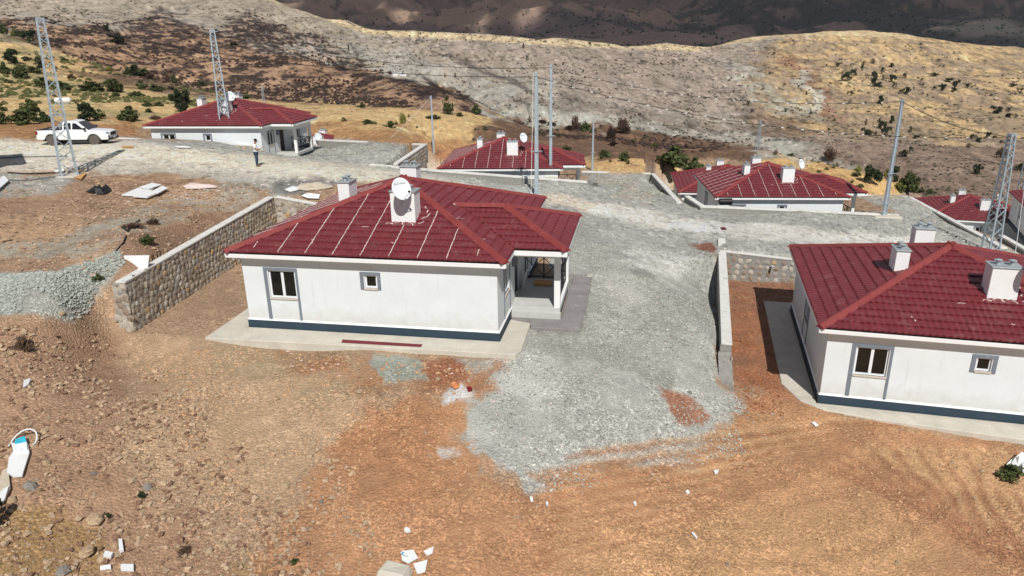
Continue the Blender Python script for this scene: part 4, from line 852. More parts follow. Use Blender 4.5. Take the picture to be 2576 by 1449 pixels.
def kerb(pts, z_, drop, label, side=1, stones=False, wdt=.42, sz=.34, mort='mortar2', body=None):
    ps = [P2(u, v, z) for (u, v, z) in pts]
    for i in range(len(ps) - 1):
        za, zb = pts[i][2], pts[i + 1][2]
        lb = label if len(ps) == 2 else label[i]
        stonewall('retaining_wall', ps[i], ps[i + 1], za, zb, za - drop, zb - drop, wdt * .9, side, lb, cap=wdt, cap_h=.14, sz=sz, stones=stones, group=g2, limit=140, mort=mort, cat='kerb wall')
kerb([(800, 351, 1.0), (1070, 363, 1.05)], 0, 1.2, 'pale kerb along the far side of the gravel yard beside the left house')
kerb([(1070, 364, 1.05), (1000, 411, .75)], 0, 3.2, 'sloping pale kerb on a tan stone face right of the left gravel yard', side=-1, stones=True, mort='mortar')
kerb([(928, 413, .72), (1050, 424, .62)], 0, .5, 'short low kerb in front of the left gravel yard')
kerb([(1050, 424, .62), (1110, 429, .45), (1478, 457, -.62)], 0, .9, ['low kerb joining the yard corner to the sunken house', 'long kerb wall in front of the sunken house between the poles'], stones=False)
kerb([(1463, 431, -2.75), (1638, 436, -2.85), (1703, 508, -1.75)], 0, 1.0, ['pale kerb behind the gravel yard right of the sunken house', 'diagonal pale kerb descending toward the road right of centre'])
kerb([(1722, 492, -1.6), (1762, 518, -1.75)], 0, 1.0, 'short diagonal kerb at the left corner of the shaded house')
kerb([(1762, 518, -1.75), (2005, 528, -2.3), (2262, 541, -2.82)], 0, .7, ['left half of the long white kerb before the house right of centre', 'right half of the long white kerb, ending near the steel pole'])
kerb([(2060, 487, -4.85), (2284, 495, -4.9), (2404, 560, -4.1), (2520, 622, -4.0)], 0, 1.2, ['white kerb behind the gravel yard left of the far right roofs', 'diagonal white kerb cutting across the low red roof', 'diagonal kerb continuing behind the right lattice pylon'])
kerb([(2512, 590, -4.3), (2600, 640, -4.1)], 0, .8, 'short pale kerb before the beige wall at the right edge')
kerb([(1661, 450, -6.9), (1692, 452, -6.9)], 0, .5, 'tiny kerb left of the half hidden house')
kerb([(1679, 478, -6.6), (1750, 480, -6.6)], 0, .5, 'small kerb in front of the half hidden house')
kerb([(283, 346, 3.1), (385, 352, 2.95)], 0, .5, 'kerb in the gravel between the pickup and the left house')
kerb([(385, 352, 2.95), (640, 365, 2.25)], 0, .3, 'low kerb along the front of the left house')
stonewall('retaining_wall', P2(600, 380, 2.3), P2(668, 388, 1.9), 2.75, 2.2, 1.9, 1.3, .5, 1, 'little tan rubble outcrop wall behind the standing man', cap=0, sz=.34, group=g1)
# ------------------------------------------------------------------ lattice pylons and steel poles
def make_pylon(H=9.5, b0=.46, b1=.17, npan=17):
    root = empty('lattice_pylon'); cs = [(-1, -1), (1, -1), (1, 1), (-1, 1)]
    hw_ = lambda z: b0 + (b1 - b0) * z / H
    P = lambda i, z: Vector((cs[i][0] * hw_(z), cs[i][1] * hw_(z), z))
    for i in range(4):
        mb = MB(); a, b = P(i, 0), P(i, H); sx, sy = cs[i]
        mb.bar(a, b, .095, n=4); mb.build('leg', M['metal'], root)
    zs = [0]; k = 1.0
    hs = [1.0 - .035 * j for j in range(npan)]; S_ = sum(hs); acc = 0
    for q in hs: acc += q; zs.append(H * acc / S_)
    for f in range(4):
        for j in range(npan):
            a, b = (f, (f + 1) % 4) if j % 2 == 0 else ((f + 1) % 4, f)
            MB().bar(P(a, zs[j] + .03), P(b, zs[j + 1]), .07, .05).build('brace', M['metal'], root)
    mb = MB()
    for i in range(4): mb.bar(P(i, H), P((i + 1) % 4, H), .07)
    mb.bar((-.2, -.16, H - .1), (.45, -.16, H - .1), .05); mb.build('top_frame', M['metal'], root)
    z = H * .4; r = hw_(z) + .18
    mb = MB(); mb.bar((-r, -hw_(z) - .03, z), (r, -hw_(z) - .03, z), .045); mb.bar((-r, hw_(z) + .03, z), (r, hw_(z) + .03, z), .045); mb.build('step_bar', M['metal'], root)
    return root
def ground_at(x, y): return float(height(x, y))
py0 = make_pylon()
def putpy(o, u, v, z, label, yaw=.5, sc=1.0, foot=True, lean=0):
    p = atz(u, v, z); o.location = p; o.rotation_euler = (0, R(lean), yaw) if lean == 0 else (Matrix.Rotation(R(lean), 3, 'Y') @ Matrix.Rotation(yaw, 3, 'Z')).to_euler(); o.scale = (sc,) * 3; tag(o, label, 'lattice pylon', 'galvanised lattice pylons')
    if foot:
        mb = MB(); mb.add([(p[0] + x, p[1] + y, p[2] + zz) for zz in (-.4, .05) for x, y in ((-.85, -.7), (.7, -.8), (.85, .75), (-.7, .8))], [(0, 3, 2, 1), (4, 5, 6, 7), (0, 1, 5, 4), (1, 2, 6, 5), (2, 3, 7, 6), (3, 0, 4, 7)])
        f = mb.build('pylon_foundation', M['concrete'], None, bevel=.05); tag(f, 'pale concrete footing under the ' + label, 'foundation')
    return p
PYA = putpy(py0, 174, 441, 2.9, 'lattice pylon at the left, in front of the pickup', .62, .95, lean=1.8)
PYB = putpy(copy_tree(py0), 572, 358, 2.3, 'lattice pylon standing before the left house wall', .4, .96, lean=.4)
PYC = putpy(copy_tree(py0), 2489, 637, -4.1, 'lattice pylon behind the right house roof', .15, .86, False, lean=-1.4)
PYD = putpy(copy_tree(py0), 1904, 392, -6.2, 'thin distant lattice pylon rising behind the shaded house chimney', .3, .53, False)
PYE = putpy(copy_tree(py0), 2562, 520, -9.0, 'lattice pylon cut by the right edge of the picture', .2, .95, False)
PYF = putpy(copy_tree(py0), 668, 290, 1.0, 'tiny far pylon tip above the left house roof', .2, .42, False)
def make_pole(Hh=8.9, w0=.30, w1=.20, steps=.27):
    root = empty('utility_pole')
    mb = MB()
    # H-section steel pole
    for s_ in (-1, 1): mb.add([(s_ * w0 / 2 - .012, -.09, 0), (s_ * w0 / 2 + .012, -.09, 0), (s_ * w0 / 2 + .012, .09, 0), (s_ * w0 / 2 - .012, .09, 0), (s_ * w1 / 2 - .012, -.07, Hh), (s_ * w1 / 2 + .012, -.07, Hh), (s_ * w1 / 2 + .012, .07, Hh), (s_ * w1 / 2 - .012, .07, Hh)],
                               [(0, 3, 2, 1), (4, 5, 6, 7), (0, 1, 5, 4), (1, 2, 6, 5), (2, 3, 7, 6), (3, 0, 4, 7)])
    mb.add([(-w0 / 2, -.012, 0), (w0 / 2, -.012, 0), (w0 / 2, .012, 0), (-w0 / 2, .012, 0), (-w1 / 2, -.012, Hh - .02), (w1 / 2, -.012, Hh - .02), (w1 / 2, .012, Hh - .02), (-w1 / 2, .012, Hh - .02)],
           [(0, 3, 2, 1), (4, 5, 6, 7), (0, 1, 5, 4), (1, 2, 6, 5), (2, 3, 7, 6), (3, 0, 4, 7)])
    mb.build('shaft', M['metal'], root)
    z = Hh * .38; b = MB().bar((-.42, -.13, z), (.42, -.13, z), .05); b.build('step_bar', M['metal'], root)
    MB().bar((-.26, 0, Hh - .12), (.12, 0, Hh - .12), .06).build('cable_bracket', M['metal'], root)
    return root
po = make_pole()
def putpole(o, u, v, z, label, yaw=0., sc=(1, 1, 1)):
    p = atz(u, v, z); o.location = p; o.rotation_euler = (0, 0, yaw); o.scale = sc; tag(o, label, 'utility pole', 'steel poles carrying the bundled cable'); return p
QA = putpole(po, 1350, 494, -.75, 'thick steel pole just behind the middle house roof, white cable down its side')
QB = putpole(copy_tree(po), 1385, 446, -.75, 'slimmer steel pole with a white step bar, right of the thick pole', .1, (.8, .8, 1.03))
QC = putpole(copy_tree(po), 2223, 545, -2.9, 'leaning-looking steel pole on a small concrete block right of the long kerb', .3, (1, 1, .985))
QD = putpole(copy_tree(po), 1092, 402, -2.9, 'thin pole right of the tan stone kerb wall, with a slanting stay wire', .2, (.7, .7, .82))
QE = putpole(copy_tree(po), 1490, 431, -3.2, 'thin far pole behind the sunken house in the dry grass', .2, (.7, .7, .60))
mb = MB(); p = QC; mb.add([(p[0] + x, p[1] + y, p[2] + zz) for zz in (-.3, .12) for x, y in ((-.9, -.6), (1.1, -.7), (1.0, .5), (-.8, .6))], [(0, 3, 2, 1), (4, 5, 6, 7), (0, 1, 5, 4), (1, 2, 6, 5), (2, 3, 7, 6), (3, 0, 4, 7)])
tag(mb.build('pole_foundation', M['concrete'], None, bevel=.05), 'low concrete block under the leaning-looking steel pole', 'foundation')
mb = MB(); p = QB; mb.box(p[0] - .5, p[0] + .6, p[1] - .5, p[1] + .5, p[2] - .3, p[2] + .1); tag(mb.build('pole_foundation', M['concrete'], None, bevel=.05), 'small concrete block under the slimmer steel pole', 'foundation')
def top(p, h): return Vector((p[0], p[1], p[2] + h))
def wire(a, b, sag, label, r=.021, name='overhead_cable', m='cable', flags=False, cat='cable', n=26):
    a = Vector(a); b = Vector(b); pts = []
    for i in range(n + 1):
        t = i / n; q = a.lerp(b, t); q.z -= sag * 4 * t * (1 - t); pts.append(q)
    o = MB().tube(pts, r, 5).build(name, M[m], None); tag(o, label, cat)
    if flags:
        mb = MB(); L = (b - a).length; k = int(L / 1.3)
        for i in range(1, k):
            t = i / k; q = a.lerp(b, t); q.z -= sag * 4 * t * (1 - t); d = (b - a).normalized() * .10
            mb.bar(q - d, q + d, .055, n=5)
        c = mb.build('cable_tie', M['wcable'], o); tag(c, kind='stuff')
    return o
ta, tb, tc_, td = top(PYA + np.array([.3, 0, 0]), 8.9), top(PYB, 8.9), top(PYC + np.array([-.2, 0, 0]), 7.95), top(QC, 8.6)
wire(ta, top(QA, 8.6), .9, 'black cable from the left pylon to the thick steel pole')
wire(tb, top(QB, 8.9), .9, 'black cable from the second pylon to the slimmer steel pole')
wire(top(QB, 8.9), td, 1.1, 'black cable dotted with white ties between the slimmer pole and the leaning-looking pole', flags=True)
wire(top(QA, 8.6), tc_, 1.3, 'black cable dotted with white ties from the thick pole to the right pylon', flags=True)
wire(td, tc_ + Vector((.3, 0, 0)), .5, 'dark cable from the leaning-looking pole down to the right pylon')
wire(tc_, top(PYE, 8.9), .4, 'short dark cable leaving the right pylon toward the picture edge')
wire(top(QA, 8.8) + Vector((-.22, -.1, 0)), top(QA, .1) + Vector((-.42, -.1, 0)), 0, 'white cable hanging down the thick steel pole', r=.022, name='service_cable', m='wcable')
wire(top(PYC, 8.1) + Vector((.9, -.3, -.1)), top(PYC, -.2) + Vector((1.6, -.3, 0)), 0, 'white cable hanging beside the right lattice pylon', r=.022, name='service_cable', m='wcable')
wire(tc_ + Vector((.9, 0, -.3)), atz(2500, 455 + 20, -6.0), .3, 'pale slanting stay wire left of the right pylon', r=.014, name='stay_wire', m='wcable')
wire(top(QD, 7.2), atz(972, 356, 0.9), .2, 'pale stay wire slanting down left of the thin pole', r=.016, name='stay_wire', m='wcable')
wire(top(QE, 5.2), atz(1452, 388, -3.6), .1, 'pale stay wire at the thin far pole behind the sunken house', r=.016, name='stay_wire', m='wcable')
# ------------------------------------------------------------------ pickup
M['carpaint'] = mat('white_car_paint', (.80, .81, .82), .22, var=.01, spec=.6)
M['tyre'] = mat('dusty_tyre', lin((96, 90, 84)), .95, var=.15)
M['carglass'] = mat('tinted_glass', (.012, .016, .022), .06, var=.1, spec=.8)
M['plastic'] = mat('black_trim_plastic', (.02, .02, .022), .6)
M['redlamp'] = mat('red_lamp', lin((120, 20, 26)), .25, var=.05)
M['headlamp'] = mat('headlamp_glass', lin((90, 105, 130)), .12, var=.2, scale=20, spec=.8)
def make_pickup():
    root = empty('pickup_truck')
    # side profile x(front +)/z, body half width y(x,z)
    def loft(secs, name, m, bev=.0, par=root):
        n = len(secs[0]); mb = MB(); vs = []; fs = []
        for s_ in secs: vs += s_
        for i in range(len(secs) - 1):
            for j in range(n): a, b = i * n + j, i * n + (j + 1) % n; fs.append((a, b, b + n, a + n))
        fs += [tuple(range(n))[::-1], tuple(range((len(secs) - 1) * n, len(secs) * n))]
        return mb.add(vs, fs).build(name, m, par, smooth=False, bevel=bev)
    def sec(x, zb, zt, w_, wt, crown=.0):
        return [(x, -w_, zb), (x, w_, zb), (x, w_ + .02, (zb + zt) / 2), (x, wt, zt), (x, 0, zt + crown), (x, -wt, zt), (x, -w_ - .02, (zb + zt) / 2)]
    # arches are cut by using raised lower edges around the wheels
    body = []
    def arch(x, c, r=.47): d = abs(x - c); return math.sqrt(max(0, r * r - d * d)) if d < r else 0
    for x in [-2.62, -2.55, -2.1, -2.02, -1.9, -1.75, -1.58, -1.4, -1.25, -1.13, -1.05, -.6, 0, .5, .98, 1.06, 1.18, 1.32, 1.5, 1.68, 1.82, 1.94, 2.02, 2.3, 2.5, 2.6]:
        zb = .42 + max(arch(x, -1.57), arch(x, 1.5)) * .92
        if x < -.5: zt = 1.14; cr = 0
        elif x < 1.0: zt = 1.10; cr = .02
        else: zt = 1.12 - .10 * ((x - 1.0) / 1.6) ** 2 - (.06 if x > 2.45 else 0); cr = .05
        w_ = .90 if -2.5 < x < 2.2 else (.87 if x < 2.4 else .78)
        if x > 2.55: w_ = .66
        body.append(sec(x, zb, zt, w_, w_ - .06, cr))
    b = loft(body, 'body', M['carpaint'], .02)
    # bed cover / bed opening
    MB().box(-2.55, -.82, -.78, .78, 1.142, 1.16).build('bed_liner', M['plastic'], root)
    MB().box(-2.58, -.8, .785, .86, 1.145, 1.185).build('bed_rail', M['plastic'], root); MB().box(-2.58, -.8, -.86, -.785, 1.145, 1.185).build('bed_rail', M['plastic'], root)
    r = MB(); r.tube([(-.92, -.72, 1.17), (-.80, -.66, 1.62), (-.80, .66, 1.62), (-.92, .72, 1.17)], .035, 6); r.tube([(-1.7, -.72, 1.18), (-.82, -.66, 1.5)], .03, 6); r.tube([(-1.7, .72, 1.18), (-.82, .66, 1.5)], .03, 6); r.build('roll_bar', M['metal'], root)
    cab = [[(x, -yb, 1.10), (x, yb, 1.10), (x, yt, zt), (x, -yt, zt)] for (x, yb, yt, zt) in ((-.72, .82, .66, 1.60), (-.62, .84, .68, 1.74), (-.2, .85, .69, 1.81), (.15, .85, .68, 1.80), (.38, .85, .66, 1.74), (1.12, .83, .80, 1.13))]
    c = loft(cab, 'cab', M['carpaint'], .03)
    for s_ in (-1, 1):
        for (xa, xb, za, zb_) in ((-.58, -.06, 1.19, 1.66), (.02, .30, 1.19, 1.64)):
            yy = lambda z: s_ * (.842 - .165 * (z - 1.10) / .68 + .022)
            x2t = xb; x2b = xb + (.55 if xb > .2 else 0)
            g = MB().add([(xa, yy(za), za), (x2b, yy(za), za), (x2t, yy(zb_), zb_), (xa + .05, yy(zb_), zb_)], [(0, 1, 2, 3) if s_ < 0 else (3, 2, 1, 0)]); g.build('side_window', M['carglass'], c)
        MB().box(.86, 1.06, s_ * .90 - .01 if s_ > 0 else -1.06, 1.06 if s_ > 0 else -.89, 1.16, 1.32).build('mirror', M['plastic'], root, bevel=.03)
    MB().add([(.45, -.64, 1.70), (.45, .64, 1.70), (1.10, .77, 1.17), (1.10, -.77, 1.17)], [(0, 3, 2, 1)]).build('windscreen', M['carglass'], c).location = (.028, 0, .03)
    for s_ in (-1, 1):
        for x in (-1.57, 1.5):
            w_ = MB(); w_.lathe([(.22, -.12), (.36, -.12), (.385, -.09), (.385, .09), (.36, .12), (.22, .12)], 22); wo = w_.build('wheel', M['tyre'], root); wo.rotation_euler = (R(90), 0, 0); wo.location = (x, s_ * .80, .385)
            h_ = MB().lathe([(.0001, -.06), (.225, -.06), (.225, .06), (.0001, .06)], 18); h_.build('rim', M['darkmetal'], wo)
            sp = MB()
            for k in range(6): t = k * math.pi / 3; sp.bar((0, 0, .075 * s_ * -1), (.2 * math.cos(t), .2 * math.sin(t), .075 * s_ * -1), .05, .02)
            sp.build('spokes', M['metal'], wo)
        a = MB().box(-1.0, .95, s_ * .82 - .06, s_ * .82 + .06, .36, .42); a.build('side_step', M['plastic'], root)
        MB().box(2.34, 2.56, s_ * .66 - .14, s_ * .66 + .16 * 1, .86, .97).build('headlight', M['headlamp'], root, bevel=.03)
        MB().box(-2.645, -2.5, s_ * .84 - .06, s_ * .84 + .06, .78, 1.06).build('tail_light', M['redlamp'], root, bevel=.02)
        MB().box(2.44, 2.60, s_ * .72 - .05, s_ * .72 + .05, .55, .74).build('fog_lamp_vent', M['plastic'], root, bevel=.02)
    MB().box(2.52, 2.63, -.46, .46, .70, .96).build('grille', M['plastic'], root, bevel=.03)
    MB().box(2.45, 2.66, -.78, .78, .38, .55).build('bumper', M['plastic'], root, bevel=.04); MB().box(2.663, 2.672, -.26, .26, .50, .61).build('number_plate', M['frame'], root)
    MB().box(-2.75, -2.60, -.8, .8, .48, .62).build('rear_bumper', M['metal'], root, bevel=.03)
    MB().box(-2.3, 2.3, -.7, .7, .3, .46).build('chassis', M['plastic'], root)
    return root
tk = make_pickup(); pa = atz(130, 362, 3.27); pb = atz(225, 366, 3.24); yaw = math.atan2(pb[1] - pa[1], pb[0] - pa[0])
mid = (pa + pb) / 2; nx_, ny_ = -math.sin(yaw), math.cos(yaw); yaw = R(5)
tk.location = (mid[0] + nx_ * .88, mid[1] + ny_ * .88, ground_at(mid[0], mid[1]) - .02); tk.rotation_euler = (R(0), R(1.2), yaw); tag(tk, 'white double-cab pickup parked at the far left behind the lattice pylon', 'pickup truck')
# ------------------------------------------------------------------ person
M['skin'] = mat('skin', lin((150, 100, 78)), .7, var=.05); M['shirt'] = mat('white_cotton', (.78, .78, .79), .9, var=.03, scale=20); M['jeans'] = mat('blue_denim', lin((48, 66, 88)), .9, var=.15, scale=30); M['cloth_dark'] = mat('black_cloth', (.012, .012, .015), .9); M['shoe'] = mat('dusty_shoe', lin((90, 80, 70)), .9)
def skin(name, joints, edges, m, parent, lv=2, loc=None):
    me = bpy.data.meshes.new(name); me.from_pydata([j[:3] for j in joints], edges, []); me.update(); o = bpy.data.objects.new(name, me); COL.objects.link(o); o.parent = parent
    o.modifiers.new('skin', 'SKIN'); me.skin_vertices[0].data[0].use_root = True
    for i, j in enumerate(joints): me.skin_vertices[0].data[i].radius = (j[3], j[4] if len(j) > 4 else j[3])
    s_ = o.modifiers.new('sub', 'SUBSURF'); s_.levels = lv; s_.render_levels = lv
    dg = bpy.context.evaluated_depsgraph_get(); dg.update(); me2 = bpy.data.meshes.new_from_object(o.evaluated_get(dg)); o.modifiers.clear(); o.data = me2; me2.materials.clear(); me2.materials.append(m)
    for p in me2.polygons: p.use_smooth = True
    return o
pr = empty('person')
# faces +x ; body one continuous mesh
J = [(0, 0, .95, .13, .15), (0, 0, 1.15, .12, .155), (-.01, 0, 1.36, .12, .17), (.01, 0, 1.47, .055), (.035, 0, 1.55, .05), (.06, 0, 1.64, .085, .08), (.07, 0, 1.70, .085, .078),
     (-.02, .18, 1.40, .062), (-.03, .23, 1.18, .048), (.19, .16, 1.08, .038), (.31, .08, 1.13, .026), (.38, .05, 1.16, .028),
     (-.02, -.18, 1.40, .062), (-.03, -.23, 1.18, .048), (.19, -.16, 1.08, .038), (.31, -.08, 1.13, .026), (.38, -.05, 1.16, .028),
     (0, .09, .88, .095), (.02, .10, .5, .062), (-.02, .10, .12, .045), (.10, .11, .05, .04), (0, -.09, .88, .095), (.0, -.10, .5, .062), (-.03, -.10, .12, .045), (.09, -.11, .05, .04)]
E_ = [(0, 1), (1, 2), (2, 3), (3, 4), (4, 5), (5, 6), (2, 7), (7, 8), (8, 9), (9, 10), (10, 11), (2, 12), (12, 13), (13, 14), (14, 15), (15, 16), (0, 17), (17, 18), (18, 19), (19, 20), (0, 21), (21, 22), (22, 23), (23, 24)]
skin('body', J, E_, M['skin'], pr)
skin('shirt', [(0, 0, .84, .17, .20), (0, 0, 1.12, .175, .21), (-.01, 0, 1.36, .165, .22), (0, 0, 1.46, .09, .10), (-.02, .19, 1.39, .10), (-.03, .225, 1.20, .09), (-.02, -.19, 1.39, .10), (-.03, -.225, 1.20, .09)], [(0, 1), (1, 2), (2, 3), (2, 4), (4, 5), (2, 6), (6, 7)], M['shirt'], pr)
skin('jeans', [(0, 0, .95, .145, .165), (0, .095, .86, .11), (.02, .105, .5, .085), (-.02, .105, .1, .072), (0, -.095, .86, .11), (0, -.105, .5, .085), (-.03, -.105, .1, .072)], [(0, 1), (1, 2), (2, 3), (0, 4), (4, 5), (5, 6)], M['jeans'], pr)
for s_ in (-1, 1):
    sh = MB().box(-.10, .19, s_ * .11 - .05, s_ * .11 + .05, .0, .09).build('shoe', M['shoe'], pr, bevel=.03)
    for k in range(4): MB().bar((.385, s_ * .04 + (k - 1.5) * .018, 1.165), (.43, s_ * .02 + (k - 1.5) * .014, 1.185 - .004 * k), .016, n=6, w2=.012).build('finger', M['skin'], pr)
    MB().bar((.37, s_ * .03, 1.18), (.40, s_ * .01, 1.21), .018, n=6).build('thumb', M['skin'], pr)
hd = MB().lathe([(.105, 0), (.112, .03), (.10, .08), (.06, .115), (.0001, .125)], 14).build('cap', M['cloth_dark'], pr, smooth=True); hd.location = (.06, 0, 1.68); hd.rotation_euler = (0, R(14), 0)
MB().add([(.08, -.07, .012), (.20, -.045, -.005), (.20, .045, -.005), (.08, .07, .012), (.08, -.07, .0), (.20, -.045, -.017), (.20, .045, -.017), (.08, .07, .0)], [(0, 1, 2, 3), (7, 6, 5, 4), (0, 4, 5, 1), (1, 5, 6, 2), (2, 6, 7, 3)]).build('peak', M['cloth_dark'], hd)
MB().lathe([(.045, 0), (.06, .03), (.055, .08)], 10, (.105, 0, 1.545)).build('beard', M['cloth_dark'], pr)
MB().bar((.40, 0, 1.14), (.45, 0, 1.24), .07, .012).build('phone', M['darkmetal'], pr)
pp = atz(648, 418, 2.7); pr.location = (pp[0], pp[1], ground_at(pp[0], pp[1])); pr.rotation_euler = (0, 0, R(14)); tag(pr, 'man in white t-shirt, jeans and black cap looking at a phone on the road', 'person')
# ------------------------------------------------------------------ vegetation
def leafmat(name, c, c2):
    m = mat(name, lin(c), .8, var=.35, scale=.9, spec=.2, col2=lin(c2), c2scale=2.5, c2lo=.45, c2hi=.6); return m
VEG = {'g': (leafmat('olive_leaves', (68, 76, 42), (92, 98, 60)), 'olive green'), 'd': (leafmat('dark_juniper_leaves', (46, 56, 36), (62, 70, 44)), 'dark green'), 'y': (leafmat('yellow_green_leaves', (116, 120, 56), (150, 140, 70)), 'yellowish green'),
       'b': (leafmat('dry_brown_twigs', (108, 88, 72), (84, 66, 56)), 'dry brown'), 'k': (leafmat('scorched_twigs', (52, 42, 38), (84, 64, 54)), 'scorched dark')}
M['bark'] = mat('bark', lin((92, 76, 62)), .95, var=.3)
def crown_mesh(kind, seed, n):
    rs = random.Random(seed); mb = MB(); lumps = []
    for i in range(15 if kind != 'd' else 8):
        a = rs.uniform(0, 6.28); r = rs.uniform(.0, .40) ** 1.0; lumps.append((r * math.cos(a), r * math.sin(a), rs.uniform(.12, .35 + .5 * (1 - r / .4)) if kind != 'd' else rs.uniform(.18, .8), rs.uniform(.08, .22)))
    for i in range(n):
        cx, cy, cz, r = rs.choice(lumps)
        if kind == 'd': r *= 1.1 - .6 * max(0, cz - .35)
        while True:
            p = Vector((rs.uniform(-1, 1), rs.uniform(-1, 1), rs.uniform(-1, 1)))
            if .25 < p.length < 1.0 + .35 * rs.random() ** 3: break
        p = p * r; p = Vector((cx, cy, cz)) + p
        if p.z < .03: p.z = rs.uniform(.03, .12)
        s_ = rs.uniform(.022, .05) if kind != 'b' else rs.uniform(.01, .02)
        d = Vector((rs.gauss(0, 1), rs.gauss(0, 1), rs.gauss(0, 1))).normalized(); e = d.orthogonal().normalized(); f = d.cross(e)
        L_ = s_ * (1.2 if kind != 'b' else 6)
        if kind == 'b': e = (Vector((p.x, p.y, p.z * .8)).normalized() + d * .4).normalized(); f = e.cross(d).normalized()
        mb.add([p - e * L_ - f * s_, p + e * L_ - f * s_ * .7, p + e * L_ * .9 + f * s_, p - e * L_ + f * s_ * .8], [(0, 1, 2, 3)])
    return mb.mesh('crown')
def trunk_mesh(seed):
    rs = random.Random(seed); mb = MB()
    for i in range(4):
        a = rs.uniform(0, 6.28); p0 = Vector((0, 0, -.05)); p1 = Vector((.06 * math.cos(a), .06 * math.sin(a), .2)); p2 = Vector((.2 * math.cos(a), .2 * math.sin(a), rs.uniform(.4, .6)))
        mb.bar(p0, p1, .06, n=5, w2=.04); mb.bar(p1, p2, .04, n=5, w2=.012)
    me = mb.mesh('trunk', M['bark']); return me
TRK = [trunk_mesh(i) for i in range(4)]
CRN = {}
def get_crown(kind, big, i):
    key = (kind, big, i)
    if key not in CRN:
        sh = {'k': 'b', 'y': 'g'}.get(kind, kind); me = crown_mesh(sh, ord(sh) * 13 + i * 7, 1500 if big == 2 else 700 if big else 260); me.materials.append(VEG[kind][0]); CRN[key] = me
    return CRN[key]
VL = []
def veg(lst, off, where, kindword):
    for e in lst:
        x, y, w_, h_ = e[:4]; k = e[4] if len(e) > 4 else 'd'
        VL.append(((x + off) / 3.0, y / 3.0, w_ / 3.0, h_ / 3.0, k, where, kindword))
veg([(30, 300, 90, 90, 'g'), (120, 290, 70, 70, 'y'), (225, 350, 110, 90, 'd'), (150, 300, 80, 60, 'g'), (90, 490, 130, 110, 'd'), (205, 470, 70, 35, 'd'), (30, 560, 100, 110, 'g'), (150, 590, 120, 110, 'g'), (315, 520, 90, 50, 'd'), (330, 660, 130, 80, 'g'), (460, 680, 120, 80, 'g'),
     (550, 600, 80, 40, 'b'), (830, 530, 60, 40, 'y'), (1020, 560, 170, 80, 'g'), (1130, 580, 90, 60, 'b'), (1260, 600, 70, 60, 'b'), (1310, 615, 70, 75, 'g'), (1525, 635, 110, 35, 'g'), (1290, 670, 80, 30, 'b'), (700, 690, 180, 90, 'g'), (850, 690, 170, 110, 'g'), (1070, 680, 110, 70, 'g'), (1180, 690, 120, 60, 'g'), (1020, 730, 130, 45, 'g'), (880, 740, 110, 50, 'g'),
     (1370, 850, 170, 180, 'd'), (1115, 800, 90, 50, 'g'), (1200, 800, 80, 40, 'g'), (170, 940, 200, 130, 'g'), (240, 870, 130, 130, 'g'), (350, 920, 140, 90, 'g'), (20, 940, 80, 120, 'g'), (670, 915, 190, 130, 'd'), (760, 900, 90, 80, 'g'), (995, 910, 160, 130, 'g'), (1120, 850, 60, 40, 'g'), (1175, 905, 80, 35, 'b'), (1860, 750, 80, 50, 'g'), (1440, 790, 60, 40, 'g'),
     (230, 705, 50, 25, 'g'), (570, 780, 45, 25, 'g'), (490, 470, 60, 22, 'g'), (60, 625, 60, 35, 'g'), (210, 650, 40, 30, 'y'), (300, 480, 60, 60, 'g'), (20, 840, 60, 60, 'g'), (250, 560, 110, 60, 'g')], 0, 'on the left grass slope', 'shrub')
veg([(420, 200, 50, 40, 'd'), (810, 260, 70, 40, 'd'), (900, 370, 130, 70, 'd'), (1770, 380, 80, 45, 'd'), (1120, 170, 40, 30, 'd')], 0, 'on the upper left burnt slope', 'bush')
veg([(155, 815, 60, 50, 'g'), (800, 860, 85, 145, 'g'), (1010, 860, 95, 95, 'g'), (890, 880, 60, 40, 'g'), (460, 930, 60, 90, 'y'), (510, 885, 30, 25, 'g'), (190, 935, 100, 45, 'g'), (260, 940, 30, 30, 'g'), (370, 965, 90, 60, 'g'), (415, 945, 30, 40, 'g'), (1080, 980, 50, 35, 'g'), (1000, 1055, 30, 20, 'g'), (570, 965, 30, 20, 'g'), (1010, 980, 25, 20, 'g'), (15, 915, 50, 40, 'g'), (690, 895, 120, 30, 'g')], 2576, 'in the central golden field', 'bush')
veg([(58, 405, 30, 45, 'd'), (1400, 455, 22, 45, 'd'), (1875, 370, 24, 42, 'd'), (2185, 430, 22, 30, 'd'), (1825, 565, 28, 22, 'd'), (1375, 390, 25, 45, 'b'), (860, 610, 25, 35, 'b'), (785, 605, 15, 40, 'b'), (2415, 510, 20, 20, 'b'), (2505, 625, 20, 24, 'b'), (1675, 505, 25, 15, 'd')], 2576, 'on the bare grey slope', 'tree')
veg([(1420, 925, 40, 50, 'b'), (1590, 950, 60, 35, 'k'), (1770, 965, 70, 120, 'b'), (1720, 965, 70, 40, 'k'), (1845, 980, 90, 80, 'g'), (2035, 1060, 70, 110, 'k'), (2125, 1020, 120, 120, 'b'), (1975, 1190, 110, 80, 'g'), (2130, 1215, 90, 90, 'g'), (2165, 1240, 50, 40, 'g'), (2500, 1300, 280, 170, 'g'), (2390, 1340, 70, 35, 'g'), (1700, 1140, 90, 50, 'g'), (2025, 1225, 40, 25, 'g'), (2435, 1085, 30, 28, 'k'), (2250, 905, 40, 25, 'b'),
     (2050, 1100, 80, 40, 'k'), (1520, 940, 60, 30, 'k'), (2660, 1300, 160, 120, 'g')], 2576, 'on the scorched central field', 'bush')
